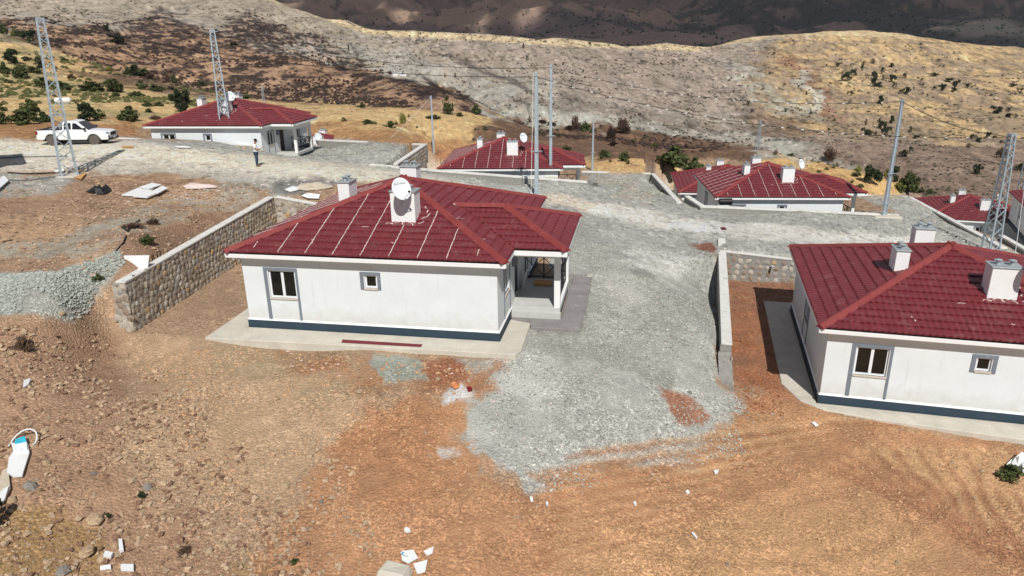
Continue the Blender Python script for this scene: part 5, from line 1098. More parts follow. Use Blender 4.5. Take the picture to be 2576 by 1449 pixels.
veg([(1480, 1010, 60, 34, 'g'), (1560, 1000, 44, 26, 'd'), (1640, 1030, 50, 30, 'g'), (1900, 1010, 60, 36, 'g'), (1960, 990, 40, 28, 'd'), (2200, 1080, 56, 34, 'g'), (2290, 1060, 40, 26, 'd'), (2360, 1110, 60, 36, 'g')], 2576, 'on the dark strip behind the sunken house', 'bush')
jun = [(1225, 645, 75, 65), (1285, 620, 50, 65), (1435, 675, 70, 75), (1475, 668, 55, 40), (1580, 625, 55, 60), (1165, 505, 50, 45), (1355, 515, 50, 45), (1365, 475, 30, 25), (1435, 460, 45, 40, 'b'), (1505, 535, 45, 60), (1580, 485, 60, 30), (1275, 550, 40, 35), (1245, 580, 22, 28), (1200, 585, 22, 28), (1450, 555, 40, 40), (1510, 620, 35, 40), (1440, 615, 60, 45),
       (1585, 700, 35, 60), (1675, 570, 50, 40), (1685, 730, 55, 55), (1640, 730, 45, 35), (1270, 715, 50, 40), (1490, 795, 70, 65), (1900, 555, 60, 30), (2010, 615, 70, 30), (2055, 660, 55, 60), (2045, 695, 60, 35), (1955, 685, 60, 55), (1895, 688, 40, 35), (2150, 660, 50, 40), (2490, 650, 70, 25), (2330, 710, 40, 20), (1810, 650, 30, 30), (1805, 605, 25, 25), (1845, 725, 25, 22), (2380, 850, 90, 55), (2335, 820, 35, 30),
       (2460, 840, 40, 45), (2450, 910, 80, 45), (2500, 930, 45, 40), (1930, 455, 22, 18), (1795, 340, 35, 22), (690, 400, 45, 20), (750, 243, 30, 22), (2550, 680, 50, 30), (1085, 498, 20, 22), (1270, 490, 22, 30), (1160, 390, 14, 22), (1740, 690, 20, 24), (1330, 695, 16, 14), (1255, 782, 22, 14), (1610, 520, 24, 20), (785, 505, 18, 12), (655, 605, 40, 20)]
veg(jun, 5152, 'on the upper tan hillside', 'juniper')
veg([(495, 830, 40, 45, 'g'), (775, 880, 40, 35), (930, 725, 30, 30, 'k'), (1495, 980, 60, 75), (1575, 940, 60, 60), (1575, 975, 45, 35), (1520, 1045, 55, 70), (1385, 1045, 80, 60), (1100, 1018, 45, 25), (1720, 990, 40, 50), (1760, 1065, 60, 35), (1635, 1055, 50, 30), (1560, 1055, 50, 25), (1665, 1180, 60, 60), (1715, 1170, 40, 60), (2180, 1060, 50, 40), (2225, 1085, 65, 40), (2300, 1030, 60, 35), (2295, 1055, 40, 20), (2400, 1100, 40, 30), (1990, 1060, 40, 40, 'g'),
     (2220, 1325, 80, 80), (2345, 1080, 45, 30), (1375, 965, 30, 50, 'b'), (2390, 1225, 80, 80, 'b'), (2540, 1300, 70, 60), (1295, 1030, 35, 25), (1140, 925, 20, 22, 'g'), (520, 880, 30, 40, 'b'), (965, 880, 40, 30, 'k'), (2150, 1150, 50, 40, 'b'), (1450, 1045, 30, 40, 'b')], 5152, 'on the lower brown slope', 'juniper')
veg([(1105, 1215, 110, 100, 'b'), (700, 1170, 45, 50, 'b'), (820, 1180, 60, 30, 'g'), (1410, 1390, 120, 140, 'd'), (1585, 1370, 100, 120, 'd'), (1310, 1335, 70, 60, 'g'), (1330, 1290, 70, 50, 'y'), (1700, 1449, 150, 180, 'g'), (1335, 1420, 60, 40, 'g'), (1280, 1380, 40, 30, 'g'), (1545, 1330, 60, 70, 'y'), (1640, 1430, 90, 70, 'y'), (1870, 1460, 70, 45, 'g'), (1800, 1455, 60, 50, 'g'), (1090, 1280, 50, 22, 'g'), (1030, 1300, 50, 20, 'g'), (1140, 1270, 40, 22, 'g'), (25, 1120, 50, 45, 'k'), (240, 1110, 40, 50, 'b')], 5152, 'on the golden right knoll', 'bush')
VEGG = {}
HID = {'g': 'olive-green', 'd': 'dark', 'y': 'yellow-green', 'b': 'bare brown', 'k': 'scorched black'}
from collections import defaultdict
grp = defaultdict(list)
for i, e in enumerate(VL): grp[(e[5], e[6], e[4])].append(i)
def nth(n): return {1: 'first', 2: 'second', 3: 'third', 4: 'fourth', 5: 'fifth', 6: 'sixth', 7: 'seventh', 8: 'eighth', 9: 'ninth', 10: 'tenth'}.get(n, '%d%s' % (n, 'th' if 10 <= n % 100 <= 20 else {1: 'st', 2: 'nd', 3: 'rd'}.get(n % 10, 'th')))
LAB = {}
for key, ids in grp.items():
    ids.sort(key=lambda i: VL[i][0])
    for r_, i in enumerate(ids):
        e = VL[i]; big = 'large ' if e[2] * e[3] > 1100 else 'tall ' if e[3] > e[2] * 1.3 else 'low ' if e[2] > e[3] * 1.8 else 'small ' if e[2] < 12 else ''
        LAB[i] = (f"{big}{HID[e[4]]} {e[6]} {e[5]}" + (f", {nth(r_ + 1)} {HID[e[4]]} from left" if len(ids) > 1 else ''))
xs_ = [hit(e[0], e[1]) for e in VL]
for i, e in enumerate(VL):
    u, v, wp, hp_, k, where, kw = e; p = xs_[i]; Z = (p - np.array([0, 0, CZ])) @ FW; wm = wp * Z / FPX; hm = hp_ * Z / FPX * 1.08
    nm = {'juniper': 'juniper_bush', 'tree': 'hillside_tree'}.get(kw, 'shrub'); root = empty(nm, (p[0], p[1], p[2] - .05 * hm), rnd.uniform(0, 6.28)); root.scale = (wm * 1.12, wm * 1.12, hm * 1.1)
    big = 2 if wp > 38 else 1 if wp > 18 else 0
    inst('crown', get_crown(k, big, i % 4), root); inst('trunk', TRK[i % 4], root)
    tag(root, LAB[i], kw if kw != 'juniper' else 'juniper bush', 'wild bushes and small trees ' + where)
# near shrubs and weeds
def weed(u, v, wpx, hpx, kind, label, name='weed'):
    p = hit(u, v); Z = (p - np.array([0, 0, CZ])) @ FW; root = empty(name, p, rnd.uniform(0, 6)); root.scale = (wpx * Z / FPX, wpx * Z / FPX, hpx * Z / FPX)
    inst('crown', get_crown(kind, 1, rnd.randrange(4)), root); tag(root, label, 'plant')
weed(372, 615, 46, 30, 'g', 'green weed clump on the dirt above the long stone wall'); weed(62, 880, 56, 44, 'b', 'grey dry round weed at the far left below the gravel heap'); weed(357, 1255, 26, 24, 'd', 'small green weed among rocks in the lower left'); weed(273, 1305, 16, 22, 'd', 'tiny green weed left of the other, lower left')
weed(385, 565, 34, 18, 'b', 'dry brown weed above the long stone wall'); weed(335, 573, 56, 16, 'b', 'flat dry weed left of the brown weed'); weed(248, 706, 34, 24, 'g', 'little weed beside the gravel strip near the wall end'); weed(-6, 1330, 60, 110, 'd', 'dark bush cut by the lower left edge', 'shrub'); weed(2545, 1200, 80, 40, 'g', 'dull green weeds in the plastic scrap at the right edge')
weed(465, 1390, 40, 22, 'b', 'dry grass tuft near the white scraps, bottom left'); weed(740, 1418, 26, 20, 'g', 'small green weed at the bottom edge left of the concrete block'); weed(1665, 484, 12, 10, 'g', 'tiny weed on the gravel left of the diagonal kerb')
# far forest on the mountains
mb = MB(); rs = np.random.RandomState(4); cnt = 0
tx = rs.uniform(-42, 42, 40000); tr_ = 640 * np.exp(rs.uniform(0, 1.7, 40000)); X = tr_ * np.sin(np.radians(tx)); Y = tr_ * np.cos(np.radians(tx)); Zm = mheight(X, Y)
q1 = fbm(X / 260, Y / 260, 6, 300, .6) * .5 + fbm(X / 40, Y / 40, 4, 320, .65) * .5; pr_ = sst(.47, .56, q1 + .08 * sst(2, 20, tx)) * .30 + .012
kp = rs.uniform(0, 1, 40000) < pr_; X, Y, Zm = X[kp], Y[kp], Zm[kp]; S_ = rs.uniform(1.5, 3.6, X.size)
0 and print('far trees', X.size)
vs = []; fs = []
base = np.array([(math.cos(a), math.sin(a), 0.3) for a in np.linspace(0, 2 * math.pi, 6)[:-1]] + [(.6 * math.cos(a + .5), .6 * math.sin(a + .5), 1.1) for a in np.linspace(0, 2 * math.pi, 6)[:-1]] + [(0, 0, 1.6), (0, 0, -.3)])
bf = [(i, (i + 1) % 5, 5 + (i + 1) % 5, 5 + i) for i in range(5)] + [(5 + i, 5 + (i + 1) % 5, 10) for i in range(5)] + [(i, 11, (i + 1) % 5) for i in range(5)]
for x, y, z, s_ in zip(X, Y, Zm, S_): mb.add([(x + a * s_ * .8, y + b * s_ * .8, z + c * s_ * .8) for a, b, c in base], bf)
tag(mb.build('forest', VEG['d'][0], None, smooth=True), kind='stuff')
rs = np.random.RandomState(8); N_ = 60000; a_ = R(1) * rs.uniform(-42, 42, N_); r_ = np.exp(rs.uniform(math.log(105), math.log(430), N_)); X = r_ * np.sin(a_); Y = r_ * np.cos(a_); Zs = tps(X, Y); uu, vv = project(X, Y, Zs)
burn = inpoly(uu, vv, burnpoly) | inpoly(uu, vv, [(1215, 325), (1262, 296), (1500, 320), (1900, 372), (1750, 415), (1480, 400)]); gold = inpoly(uu, vv, [(-300, 60), (0, 95), (100, 120), (300, 190), (430, 235), (640, 252), (1150, 278), (1252, 292), (1245, 335), (860, 360), (0, 350)]) | inpoly(uu, vv, [(1450, 395), (1740, 410), (1960, 388), (2290, 488), (2150, 500), (1450, 450)])
cl = fbm(X / 11, Y / 11, 4, 640); ok = rs.uniform(0, 1, N_) < np.where(gold, .02, np.where(burn, .75, .32)) * sst(.38, .6, cl)
ub = inpoly(uu, vv, [(0, 100), (110, 120), (330, 195), (620, 245), (600, 290), (420, 300), (100, 318), (0, 320)]) & (rs.uniform(0, 1, N_) < .34 * sst(.48, .6, cl))
Zs = height(X, Y)
for nm_, sel, m_, s0, s1 in (('scorched_scrub', ok & burn, VEG['k'][0], .16, .55), ('scrub', ok & ~burn, leafmat('grey_scrub', (88, 80, 64), (62, 62, 44)), .14, .42), ('green_underbrush', ub, leafmat('underbrush', (74, 80, 44), (110, 104, 62)), .3, .7)):
    mb = MB(); sz_ = rs.uniform(s0, s1, N_) * np.clip(r_ / 200, .8, 1.6)
    for i in np.nonzero(sel)[0][:9000]:
        s_ = sz_[i]; mb.add([(X[i] + a * s_, Y[i] + b * s_, Zs[i] + c * s_ * .5) for a, b, c in base], bf[:10])
    tag(mb.build(nm_, m_, None), kind='stuff'); pass
# ------------------------------------------------------------------ loose stones
def rocklets(name, n, region, smin, smax, m, seed, power=2.2, squash=.55):
    rs = np.random.RandomState(seed); tmpl = []
    for k in range(8):
        a = rs.normal(size=(9, 3)); a /= np.linalg.norm(a, axis=1)[:, None]; a[:, 2] *= squash
        bmv = a * rs.uniform(.75, 1.15, (9, 1)); import bmesh
        bm = bmesh.new(); vv = [bm.verts.new(p) for p in bmv]; bmesh.ops.convex_hull(bm, input=vv); bm.verts.ensure_lookup_table(); bm.verts.index_update()
        tmpl.append((np.array([v.co[:] for v in bm.verts]), [tuple(v.index for v in f.verts) for f in bm.faces])); bm.free()
    P = region(rs, n); Zg = height(P[:, 0], P[:, 1]); S_ = smin + (smax - smin) * rs.uniform(0, 1, len(P)) ** power; A_ = rs.uniform(0, 6.28, len(P)); vs = []; fs = []; base = 0
    for i in range(len(P)):
        V, F = tmpl[i % 8]; c, s_ = math.cos(A_[i]), math.sin(A_[i]); q = V * S_[i]; q = np.c_[q[:, 0] * c - q[:, 1] * s_ + P[i, 0], q[:, 0] * s_ + q[:, 1] * c + P[i, 1], q[:, 2] + Zg[i] + S_[i] * .12]
        vs.append(q); fs += [tuple(j + base for j in f) for f in F]; base += len(V)
    me = bpy.data.meshes.new(name); me.from_pydata(np.concatenate(vs).tolist(), [], fs); me.materials.append(m); o = bpy.data.objects.new(name, me); COL.objects.link(o); tag(o, kind='stuff'); return o
def pixregion(poly, excl=None):
    poly = [tuple(p) for p in poly]; xs = [p[0] for p in poly]; ys = [p[1] for p in poly]
    hh = [hit(min(max(p[0], -60), 2640), min(p[1], 1500)) for p in poly]; tt = [math.atan2(p[0], p[1]) for p in hh]; qq = [max(11.5, math.hypot(p[0], p[1])) for p in hh]
    def f(rs, n):
        # sample ground positions uniformly in range/azimuth, keep those whose survey position lies inside
        th_ = rs.uniform(min(tt) - .03, max(tt) + .03, n * 9); r_ = np.sqrt(rs.uniform(min(qq) ** 2 * .97, max(qq) ** 2 * 1.03, n * 9)); x = r_ * np.sin(th_); y = r_ * np.cos(th_); z = tps(x, y); u, v = project(x, y, z)
        k = inpoly(u, v, poly) & (~inpoly(u, v, excl) if excl else True) & (fbm(x / 1.7, y / 1.7, 4, 611) > rs.uniform(.36, .62, x.size))
        for (h, a0, a1, b0, b1) in (('H1', -.8, 13, -.95, 11), ('H2', -.9, 14, -1.2, 11), ('H3', 0, 13, 0, 11), ('H4', 0, 11, 0, 11), ('H5', 0, 11, 0, 11)):
            X0, Y0, _, yw = HS[h]; dx, dy = x - X0, y - Y0; a = dx * math.cos(yw) + dy * math.sin(yw); b = -dx * math.sin(yw) + dy * math.cos(yw); k &= ~((a > a0) & (a < a1) & (b > b0) & (b < b1))
        return np.stack([x[k], y[k]], -1)[:n]
    return f
rocklets('rubble', 10000, pixregion([(-100, 820), (230, 820), (330, 900), (700, 1000), (900, 1200), (1000, 1560), (-100, 1560)]), .016, .13, mat('rubble_tan', lin((172, 148, 122)), .95, var=.55, scale=11, bump=.6), 1, 9, .7)
rocklets('rubble_brown', 5500, pixregion([(-100, 820), (230, 820), (330, 900), (600, 1100), (900, 1560), (-100, 1560)]), .016, .14, mat('rubble_brown', lin((134, 104, 84)), .95, var=.55, scale=11, bump=.6), 2, 9, .7)
rocklets('pebbles_ochre', 13000, pixregion([(300, 860), (900, 900), (1290, 930), (1200, 1100), (1800, 1200), (2000, 1000), (2700, 1100), (2700, 1560), (700, 1560), (500, 1200)], [(1170, 990), (1300, 880), (1340, 640), (1820, 600), (1815, 960), (1885, 1030), (1835, 1080), (1880, 1140), (1830, 1200), (1430, 1200), (1330, 1250), (1210, 1180)]), .015, .085, mat('pebble_ochre', lin((184, 148, 114)), .95, var=.45, scale=11), 3, 8, .7)
rocklets('gravel', 14000, pixregion([(1180, 1000), (1290, 890), (1450, 830), (1400, 600), (1800, 640), (1810, 960), (1880, 1140), (1700, 1190), (1330, 1250)]), .014, .05, mat('gravel_stone', lin((174, 176, 166)), .95, var=.45, scale=6), 4, 2.2)
rocklets('gravel_dark', 3000, pixregion([(1180, 1000), (1290, 890), (1450, 830), (1400, 600), (1800, 640), (1810, 960), (1880, 1140), (1700, 1190), (1330, 1250)]), .014, .055, mat('gravel_dark_stone', lin((124, 120, 108)), .95, var=.35, scale=6), 5, 2.2)
rocklets('gravel_heap', 5500, pixregion([(-60, 695), (140, 685), (300, 630), (316, 660), (250, 720), (225, 780), (190, 805), (60, 790), (-60, 800)]), .025, .11, mat('heap_stone', lin((162, 166, 158)), .95, var=.5, scale=9), 6, 2.0)
rocklets('stray_gravel', 900, pixregion([(1000, 980), (1180, 900), (1320, 880), (1320, 640), (1830, 590), (1840, 980), (2000, 1060), (1960, 1230), (1700, 1300), (1280, 1320), (1080, 1180)]), .018, .085, STONE[2], 14, 6)
rocklets('yard_gravel', 7000, pixregion([(690, 360), (1072, 366), (1000, 410), (1100, 440), (1478, 460), (1640, 440), (1700, 510), (2262, 545), (2150, 495), (2284, 500), (2520, 620), (2560, 690), (2000, 560), (1400, 480), (700, 395)]), .04, .14, mat('yard_stone', lin((166, 168, 156)), .95, var=.45, scale=3), 7, 2.0)
rocklets('dirt_clods', 3200, pixregion([(-60, 450), (330, 440), (600, 462), (690, 486), (310, 690), (-60, 690)]), .03, .13, mat('clod', lin((168, 142, 118)), .95, var=.45, scale=4), 8, 2.6)
rocklets('red_clods', 1800, pixregion([(1835, 715), (1990, 715), (1990, 980), (2300, 1090), (1990, 1050), (1850, 1030)]), .02, .08, mat('red_clod', lin((150, 98, 66)), .95, var=.4, scale=5), 9, 2.6)
rocklets('plaster_crumbs', 450, pixregion([(560, 850), (1300, 890), (1350, 700), (1700, 620), (1800, 700), (1800, 960), (1700, 1200), (1330, 1250), (1180, 1000), (560, 900)]), .015, .07, M['foam'], 10, 3.0, .25)
rocklets('plaster_crumbs', 260, pixregion([(650, 440), (860, 445), (800, 500), (300, 520), (330, 480)]), .03, .14, M['foam'], 11, 2.0, .2)
def rock(u, v, wpx, hpx, label, m='rock', i=0, name='boulder'):
    p = hit(u, v); Z = (p - np.array([0, 0, CZ])) @ FW; s_ = wpx * Z / FPX
    me = SM[i % 12].copy(); me.materials.clear(); me.materials.append(M[m]); o = inst(name, me, None, (p[0], p[1], p[2] + s_ * .05), (rnd.uniform(-.3, .3), rnd.uniform(-.3, .3), rnd.uniform(0, 6)), (s_, s_ * .8, s_ * rnd.uniform(.45, .7) * min(1.6, hpx / wpx * 1.5)))
    tag(o, label, 'rock', 'larger loose rocks'); return o
for k, (u, v, w_, h_, lb, m_) in enumerate([(218, 1395, 52, 36, 'round pale boulder at the bottom left above the white scraps', 'rock'), (160, 1440, 46, 26, 'pale boulder cut by the bottom edge near the left corner', 'rockg'), (372, 1228, 30, 24, 'dark grey rock beside the small green weed', 'rockg'), (240, 1310, 56, 24, 'wide flat pale rock on the lower left slope', 'rock'), (118, 1165, 26, 18, 'angular tan rock right of the white board pile', 'rock'),
        (76, 1225, 40, 34, 'grey slab-like rock below the white board pile', 'rockg'), (30, 1260, 30, 20, 'pale long rock by the beige board', 'rock'), (235, 1195, 18, 14, 'small dark rock on the left slope', 'rockg'), (150, 905, 16, 10, 'flat tan stone near the dry round weed', 'rock'), (590, 1318, 22, 18, 'pale flat rock right of the lower left pebbles', 'rock'), (716, 1225, 32, 22, 'cluster-like pale rock on the ochre edge', 'rock'), (560, 1375, 26, 24, 'pale square rock near the bottom left of centre', 'rock'),
        (808, 1262, 14, 14, 'pale grey stone on the ochre soil', 'rockg'), (545, 1190, 16, 12, 'tan stone in the middle left foreground', 'rock'), (18, 606, 26, 18, 'tan broken rock at the left edge above the gravel heap', 'rock'), (155, 792, 18, 14, 'pale stone at the foot of the gravel heap', 'rock'), (2452, 1255, 14, 10, 'pale stone on the right foreground dirt', 'rock'), (2258, 1418, 18, 12, 'pale stone near the bottom right', 'rock'), (1830, 1420, 12, 14, 'small grey stone at bottom right of centre', 'rockg'),
        (975, 895, 16, 10, 'tan rock on the red soil before the middle house', 'rock'), (1103, 955, 14, 10, 'orange rock on the red patch', 'rock'), (905, 985, 22, 12, 'flat tan rock below the grey gravel patch', 'rock'), (1735, 990, 18, 12, 'grey stone at the rim of the red patch in the gravel', 'rockg'), (2395, 1165, 14, 10, 'tan rock left of the plastic scrap', 'rock'), (2470, 1185, 20, 12, 'brown rock above the plastic scrap', 'rock')]):
    rock(u, v, w_, h_, lb, m_, k)
# ------------------------------------------------------------------ scraps and boards
def sheet_obj(name, pts, m, label, cat, th=.03, lift=.04, z=None, bend=0):
    P = [np.array(hit(u, v)) for (u, v) in pts]
    if name == 'paper_scrap': c = sum(P) / len(P); P = [c + (p - c) * .62 for p in P]
    if z is None:
        c = sum(P) / len(P); A = np.array([[p[0] - c[0], p[1] - c[1], 1] for p in P]); k = np.linalg.lstsq(A, np.array([p[2] for p in P]), rcond=None)[0]
        P = [np.array([p[0], p[1], k[0] * (p[0] - c[0]) + k[1] * (p[1] - c[1]) + k[2] + lift]) for p in P]
    n = len(P); mb = MB(); mb.add([tuple(p + np.array([0, 0, th])) for p in P] + [tuple(p) for p in P], [tuple(range(n)), tuple(range(n, 2 * n))[::-1]] + [(i, i + n, (i + 1) % n + n, (i + 1) % n) for i in range(n)])
    o = mb.build(name, M[m], None); tag(o, label, cat); return o
B_ = 'board'
sheet_obj('foam_board', [(52, 1120), (72, 1122), (76, 1146), (58, 1204), (36, 1206), (20, 1196), (24, 1160)], 'board', 'big white foam board lying at the left edge', B_, .05, .06)
sheet_obj('packaging', [(32, 1128), (70, 1122), (72, 1142), (38, 1150)], 'frame', 'white package with a blue square, above the white foam board', 'packaging', .06, .10)
sheet_obj('packaging', [(42, 1118), (66, 1110), (70, 1124), (40, 1130)], 'blue_pack', 'turquoise plastic bag above the white foam board', 'packaging', .04, .12)
sheet_obj('broken_board', [(22, 1182), (28, 1236), (10, 1268), (0, 1262), (-6, 1230), (8, 1190)], 'beige_board', 'beige broken board at the left edge with white torn corner', B_, .04, .06)
sheet_obj('broken_board', [(26, 1234), (16, 1268), (0, 1286), (-8, 1262), (12, 1244)], 'board', 'torn white end of the beige board at the left edge', B_, .05, .11)
sheet_obj('foam_strip', [(300, 1364), (309, 1364), (313, 1392), (302, 1396)], 'board', 'upright-looking white foam strip, bottom left', 'foam strip', .07, .05)
sheet_obj('foam_scrap', [(268, 1394), (287, 1400), (281, 1410), (262, 1406)], 'board', 'white foam scrap beside the white strip, bottom left', 'foam scrap', .07, .05)
sheet_obj('foam_scrap', [(306, 1428), (338, 1428), (338, 1442), (306, 1442)], 'board', 'white flat foam piece at the bottom edge, left', 'foam scrap', .06, .05)
sheet_obj('foam_scrap', [(254, 1432), (280, 1428), (281, 1436), (254, 1440)], 'frame', 'thin bluish white strip at the bottom edge, left', 'foam scrap', .04, .05)
sheet_obj('foam_scrap', [(62, 966), (80, 960), (74, 975), (60, 984)], 'board', 'white scrap on the rocky slope at the far left', 'foam scrap', .06, .06)
sheet_obj('tile_shard', [(1010, 1396), (1040, 1392), (1052, 1412), (1028, 1426), (1012, 1418)], 'board', 'large white broken tile right of the concrete block', 'tile shard', .03, .10)
sheet_obj('tile_shard', [(1040, 1424), (1076, 1414), (1070, 1444), (1050, 1449)], 'board', 'white broken tile at the bottom edge, right of the block', 'tile shard', .03, .06)
sheet_obj('tile_shard', [(1066, 1392), (1092, 1380), (1088, 1396), (1074, 1402)], 'board', 'small white shard above the broken tiles', 'tile shard', .03, .05)
sheet_obj('paper_scrap', [(1012, 1334), (1022, 1326), (1034, 1332), (1038, 1342), (1026, 1346), (1014, 1342)], 'board', 'crumpled white paper on the ochre soil, bottom centre', 'paper', .05, .04)
for (pts, lb) in (([(1735, 1345), (1742, 1340), (1758, 1362), (1752, 1366)], 'crumpled pale rag on the ochre soil, bottom right of centre'), ([(1590, 1268), (1598, 1262), (1604, 1276), (1596, 1280)], 'small pale rag below the gravel tongue'), ([(1370, 1268), (1378, 1262), (1382, 1274), (1374, 1280)], 'pale scrap under the gravel tongue tip'), ([(1330, 1252), (1340, 1248), (1344, 1266), (1334, 1268)], 'white crumb cluster at the gravel tongue tip'),
                  ([(1790, 1186), (1812, 1180), (1808, 1194), (1796, 1198)], 'white torn scrap by the gravel edge right of centre'), ([(2035, 1066), (2048, 1064), (2064, 1076), (2050, 1078)], 'white scrap in the tyre-marked dirt right of the gravel'), ([(1720, 1242), (1732, 1236), (1738, 1246), (1726, 1250)], 'white scraps right of the gravel tongue'), ([(2478, 1068), (2494, 1068), (2494, 1076), (2478, 1076)], 'small white foam block at the right house pavement edge')):
    sheet_obj('paper_scrap', pts, 'board', lb, 'scrap', .05, .03)
cb = MB(); pc = hit(985, 1450); cb.add([(-.42, -.3, 0), (.45, -.32, 0), (.5, .3, 0), (-.35, .32, 0), (-.30, -.12, .36), (.30, -.22, .30), (.42, .16, .26), (-.1, .24, .38)], [(0, 3, 2, 1), (4, 5, 6, 7), (0, 1, 5, 4), (1, 2, 6, 5), (2, 3, 7, 6), (3, 0, 4, 7)])
o = cb.build('concrete_block', M['concrete'], None, bevel=.03, label='grey broken concrete block at the bottom edge, left of the white tiles', cat='concrete block'); o.location = (pc[0], pc[1], pc[2] - .05)
bt = MB().lathe([(.03, 0), (.035, .02), (.035, .16), (.012, .21), (.012, .24)], 10).build('plastic_bottle', M['frame'], None, smooth=True); q = hit(1010, 1402); bt.location = (q[0], q[1], q[2] + .16); bt.rotation_euler = (R(80), 0, .8); tag(bt, 'small clear plastic bottle between the block and the broken tile', 'bottle')
MB().lathe([(.036, 0), (.036, .06)], 10, (0, 0, .07)).build('bottle_label', M['blue_pack'], bt)
hp = MB(); c0 = hit(60, 1118); pts = [(c0[0] + .33 * math.cos(t), c0[1] + .33 * math.sin(t), c0[2] + .05 + .22 * max(0, math.sin(t))) for t in np.linspace(-.3, 3.6, 18)]
hp.tube(pts, .018, 6); tag(hp.build('plastic_hoop', M['frame'], None), 'pale bent plastic strip looping above the turquoise bag', 'plastic strip')
sheet_obj('plasterboard', [(306, 494), (348, 476), (388, 478), (350, 497)], 'board', 'white plasterboard at the left of the stack on the upper dirt', B_, .05, .06)
sheet_obj('plasterboard', [(336, 500), (366, 485), (408, 488), (372, 503)], 'board', 'front white plasterboard of the stack on the upper dirt', B_, .08, .1)
sheet_obj('plasterboard', [(352, 478), (384, 468), (408, 472), (376, 482)], 'board', 'rear white plasterboard of the stack on the upper dirt', B_, .04, .16)
sheet_obj('plasterboard', [(380, 492), (410, 476), (424, 482), (398, 496)], 'board', 'right white plasterboard of the stack on the upper dirt', B_, .04, .2)
def rag(name, pts, m, label, cat, amp=.12, lift=.05):
    P = [np.array(hit(u, v)) for (u, v) in pts]; c = sum(P) / len(P); mb = MB(); n = len(P); ring = []
    vs = [tuple(c + np.array([0, 0, amp]))]
    for k, f_ in enumerate((.35, .7, 1.0)):
        for p in P: q = c + (p - c) * f_; vs.append((q[0] + rnd.uniform(-.04, .04), q[1] + rnd.uniform(-.04, .04), q[2] + lift + (rnd.uniform(0, amp * 1.6) if k < 2 else rnd.uniform(-.02, .04))))
    fs = [(0, 1 + i, 1 + (i + 1) % n) for i in range(n)]
    for k in range(2):
        for i in range(n): a, b = 1 + k * n + i, 1 + k * n + (i + 1) % n; fs.append((a, a + n, b + n, b))
    o = mb.add(vs, fs).build(name, M[m], None); s_ = o.modifiers.new('t', 'SOLIDIFY'); s_.thickness = .02; tag(o, label, cat); return o
rag('tarpaulin', [(218, 484), (228, 480), (240, 478), (262, 478), (280, 479), (276, 485), (260, 490), (240, 490), (226, 487)], 'black_sheet', 'crumpled black plastic tarpaulin on the upper dirt', 'tarpaulin', .22)
rag('cardboard', [(742, 474), (756, 466), (776, 465), (800, 466), (840, 470), (836, 476), (800, 480), (770, 483), (750, 480)], 'beige_board', 'flattened pale cardboard heap behind the stone wall', 'cardboard', .12)
rag('cardboard', [(716, 480), (735, 472), (756, 474), (750, 481), (730, 484)], 'board', 'white torn card left of the cardboard heap', 'cardboard', .08)
rag('packaging_film', [(760, 500), (775, 494), (805, 497), (802, 505), (775, 505)], 'frame', 'bluish white wrapping lying on the back wall coping', 'wrapping', .08, .12)
rag('packaging_film', [(438, 372), (450, 369), (478, 371), (480, 375), (450, 375)], 'board', 'flat white sheet on the gravel before the left house', 'sheet', .05)
rag('foam_smear_heap', [(460, 470), (480, 462), (540, 468), (548, 474), (500, 478), (470, 476)], 'foam', 'patch of pinkish white foam waste beside the board stack', 'foam waste', .06)
rag('cement_bag', [(1134, 972), (1144, 966), (1158, 968), (1152, 978), (1142, 982)], 'orange_pack', 'torn orange bag on the pale cement spill', 'bag', .06)
rag('cement_bag', [(1176, 982), (1184, 980), (1190, 986), (1180, 988)], 'redlamp', 'tiny dark red scrap on the pale cement spill', 'scrap', .04)
rag('plastic_wrap', [(2530, 1176), (2545, 1160), (2565, 1153), (2600, 1160), (2600, 1204), (2572, 1200), (2556, 1186)], 'board', 'white crumpled plastic sheet at the right edge', 'plastic sheet', .18)
sheet_obj('corrugated_sheet', [(-14, 470), (12, 450), (24, 462), (-4, 486)], 'frame', 'pale blue-white corrugated sheet cut by the left edge', 'sheet', .05, .15)
rag('foam_scrap', [(135, 433), (150, 428), (164, 428), (160, 434), (142, 437)], 'board', 'white flat scrap left of the left pylon foot', 'foam scrap', .05)
sheet_obj('plywood_plank', [(318 * .6, 452), (212, 440), (218, 441), (205, 457)], 'wood', 'short plywood plank leaning at the left pylon foot', 'plank', .05, .08)
sheet_obj('plank', [(306 / 1, 371), (335, 370), (336, 373), (307, 374)], 'wood', 'small plank on the gravel right of the pickup', 'plank', .05, .05)
z_ = .05
fp = MB(); a = Vector(hw('H1', 4.55, -.52, -.345)); b = Vector(hw('H1', 7.55, -.48, -.345)); d = (b - a).normalized(); s_ = Vector((-d.y, d.x, 0)) * .13
fp.add([a - s_, a + Vector((0, 0, .09)), a + s_, b - s_, b + Vector((0, 0, .07)), b + s_], [(0, 1, 4, 3), (1, 2, 5, 4), (0, 3, 5, 2), (0, 2, 1), (3, 4, 5)]); tag(fp.build('ridge_flashing', M['red_metal'], None), 'long maroon metal flashing lying on the pavement before the middle house', 'metal flashing')
rag('foam_spill', [(1278, 852), (1292, 850), (1300, 856), (1290, 862), (1280, 860)], 'orange_pack', 'orange dried foam blobs on the pavement corner', 'foam waste', .03, .02)
mbp = MB().tube([hit(612, 852) + [0, 0, .05], hit(678, 860) + [0, 0, .05]], .02, 6); tag(mbp.build('plastic_pipe', M['wcable'], None), 'thin white plastic pipe lying in front of the middle house pavement', 'pipe')
mbp = MB().tube([hit(1816 + k, 795 + 16 * j) + [0, 0, .12] for j, k in enumerate((0, 2, -1, 1, -1, 0))], .025, 6); tag(mbp.build('garden_cord', M['green_hose'], None), 'green cord hanging along the yard wall beside the gravel', 'cord')
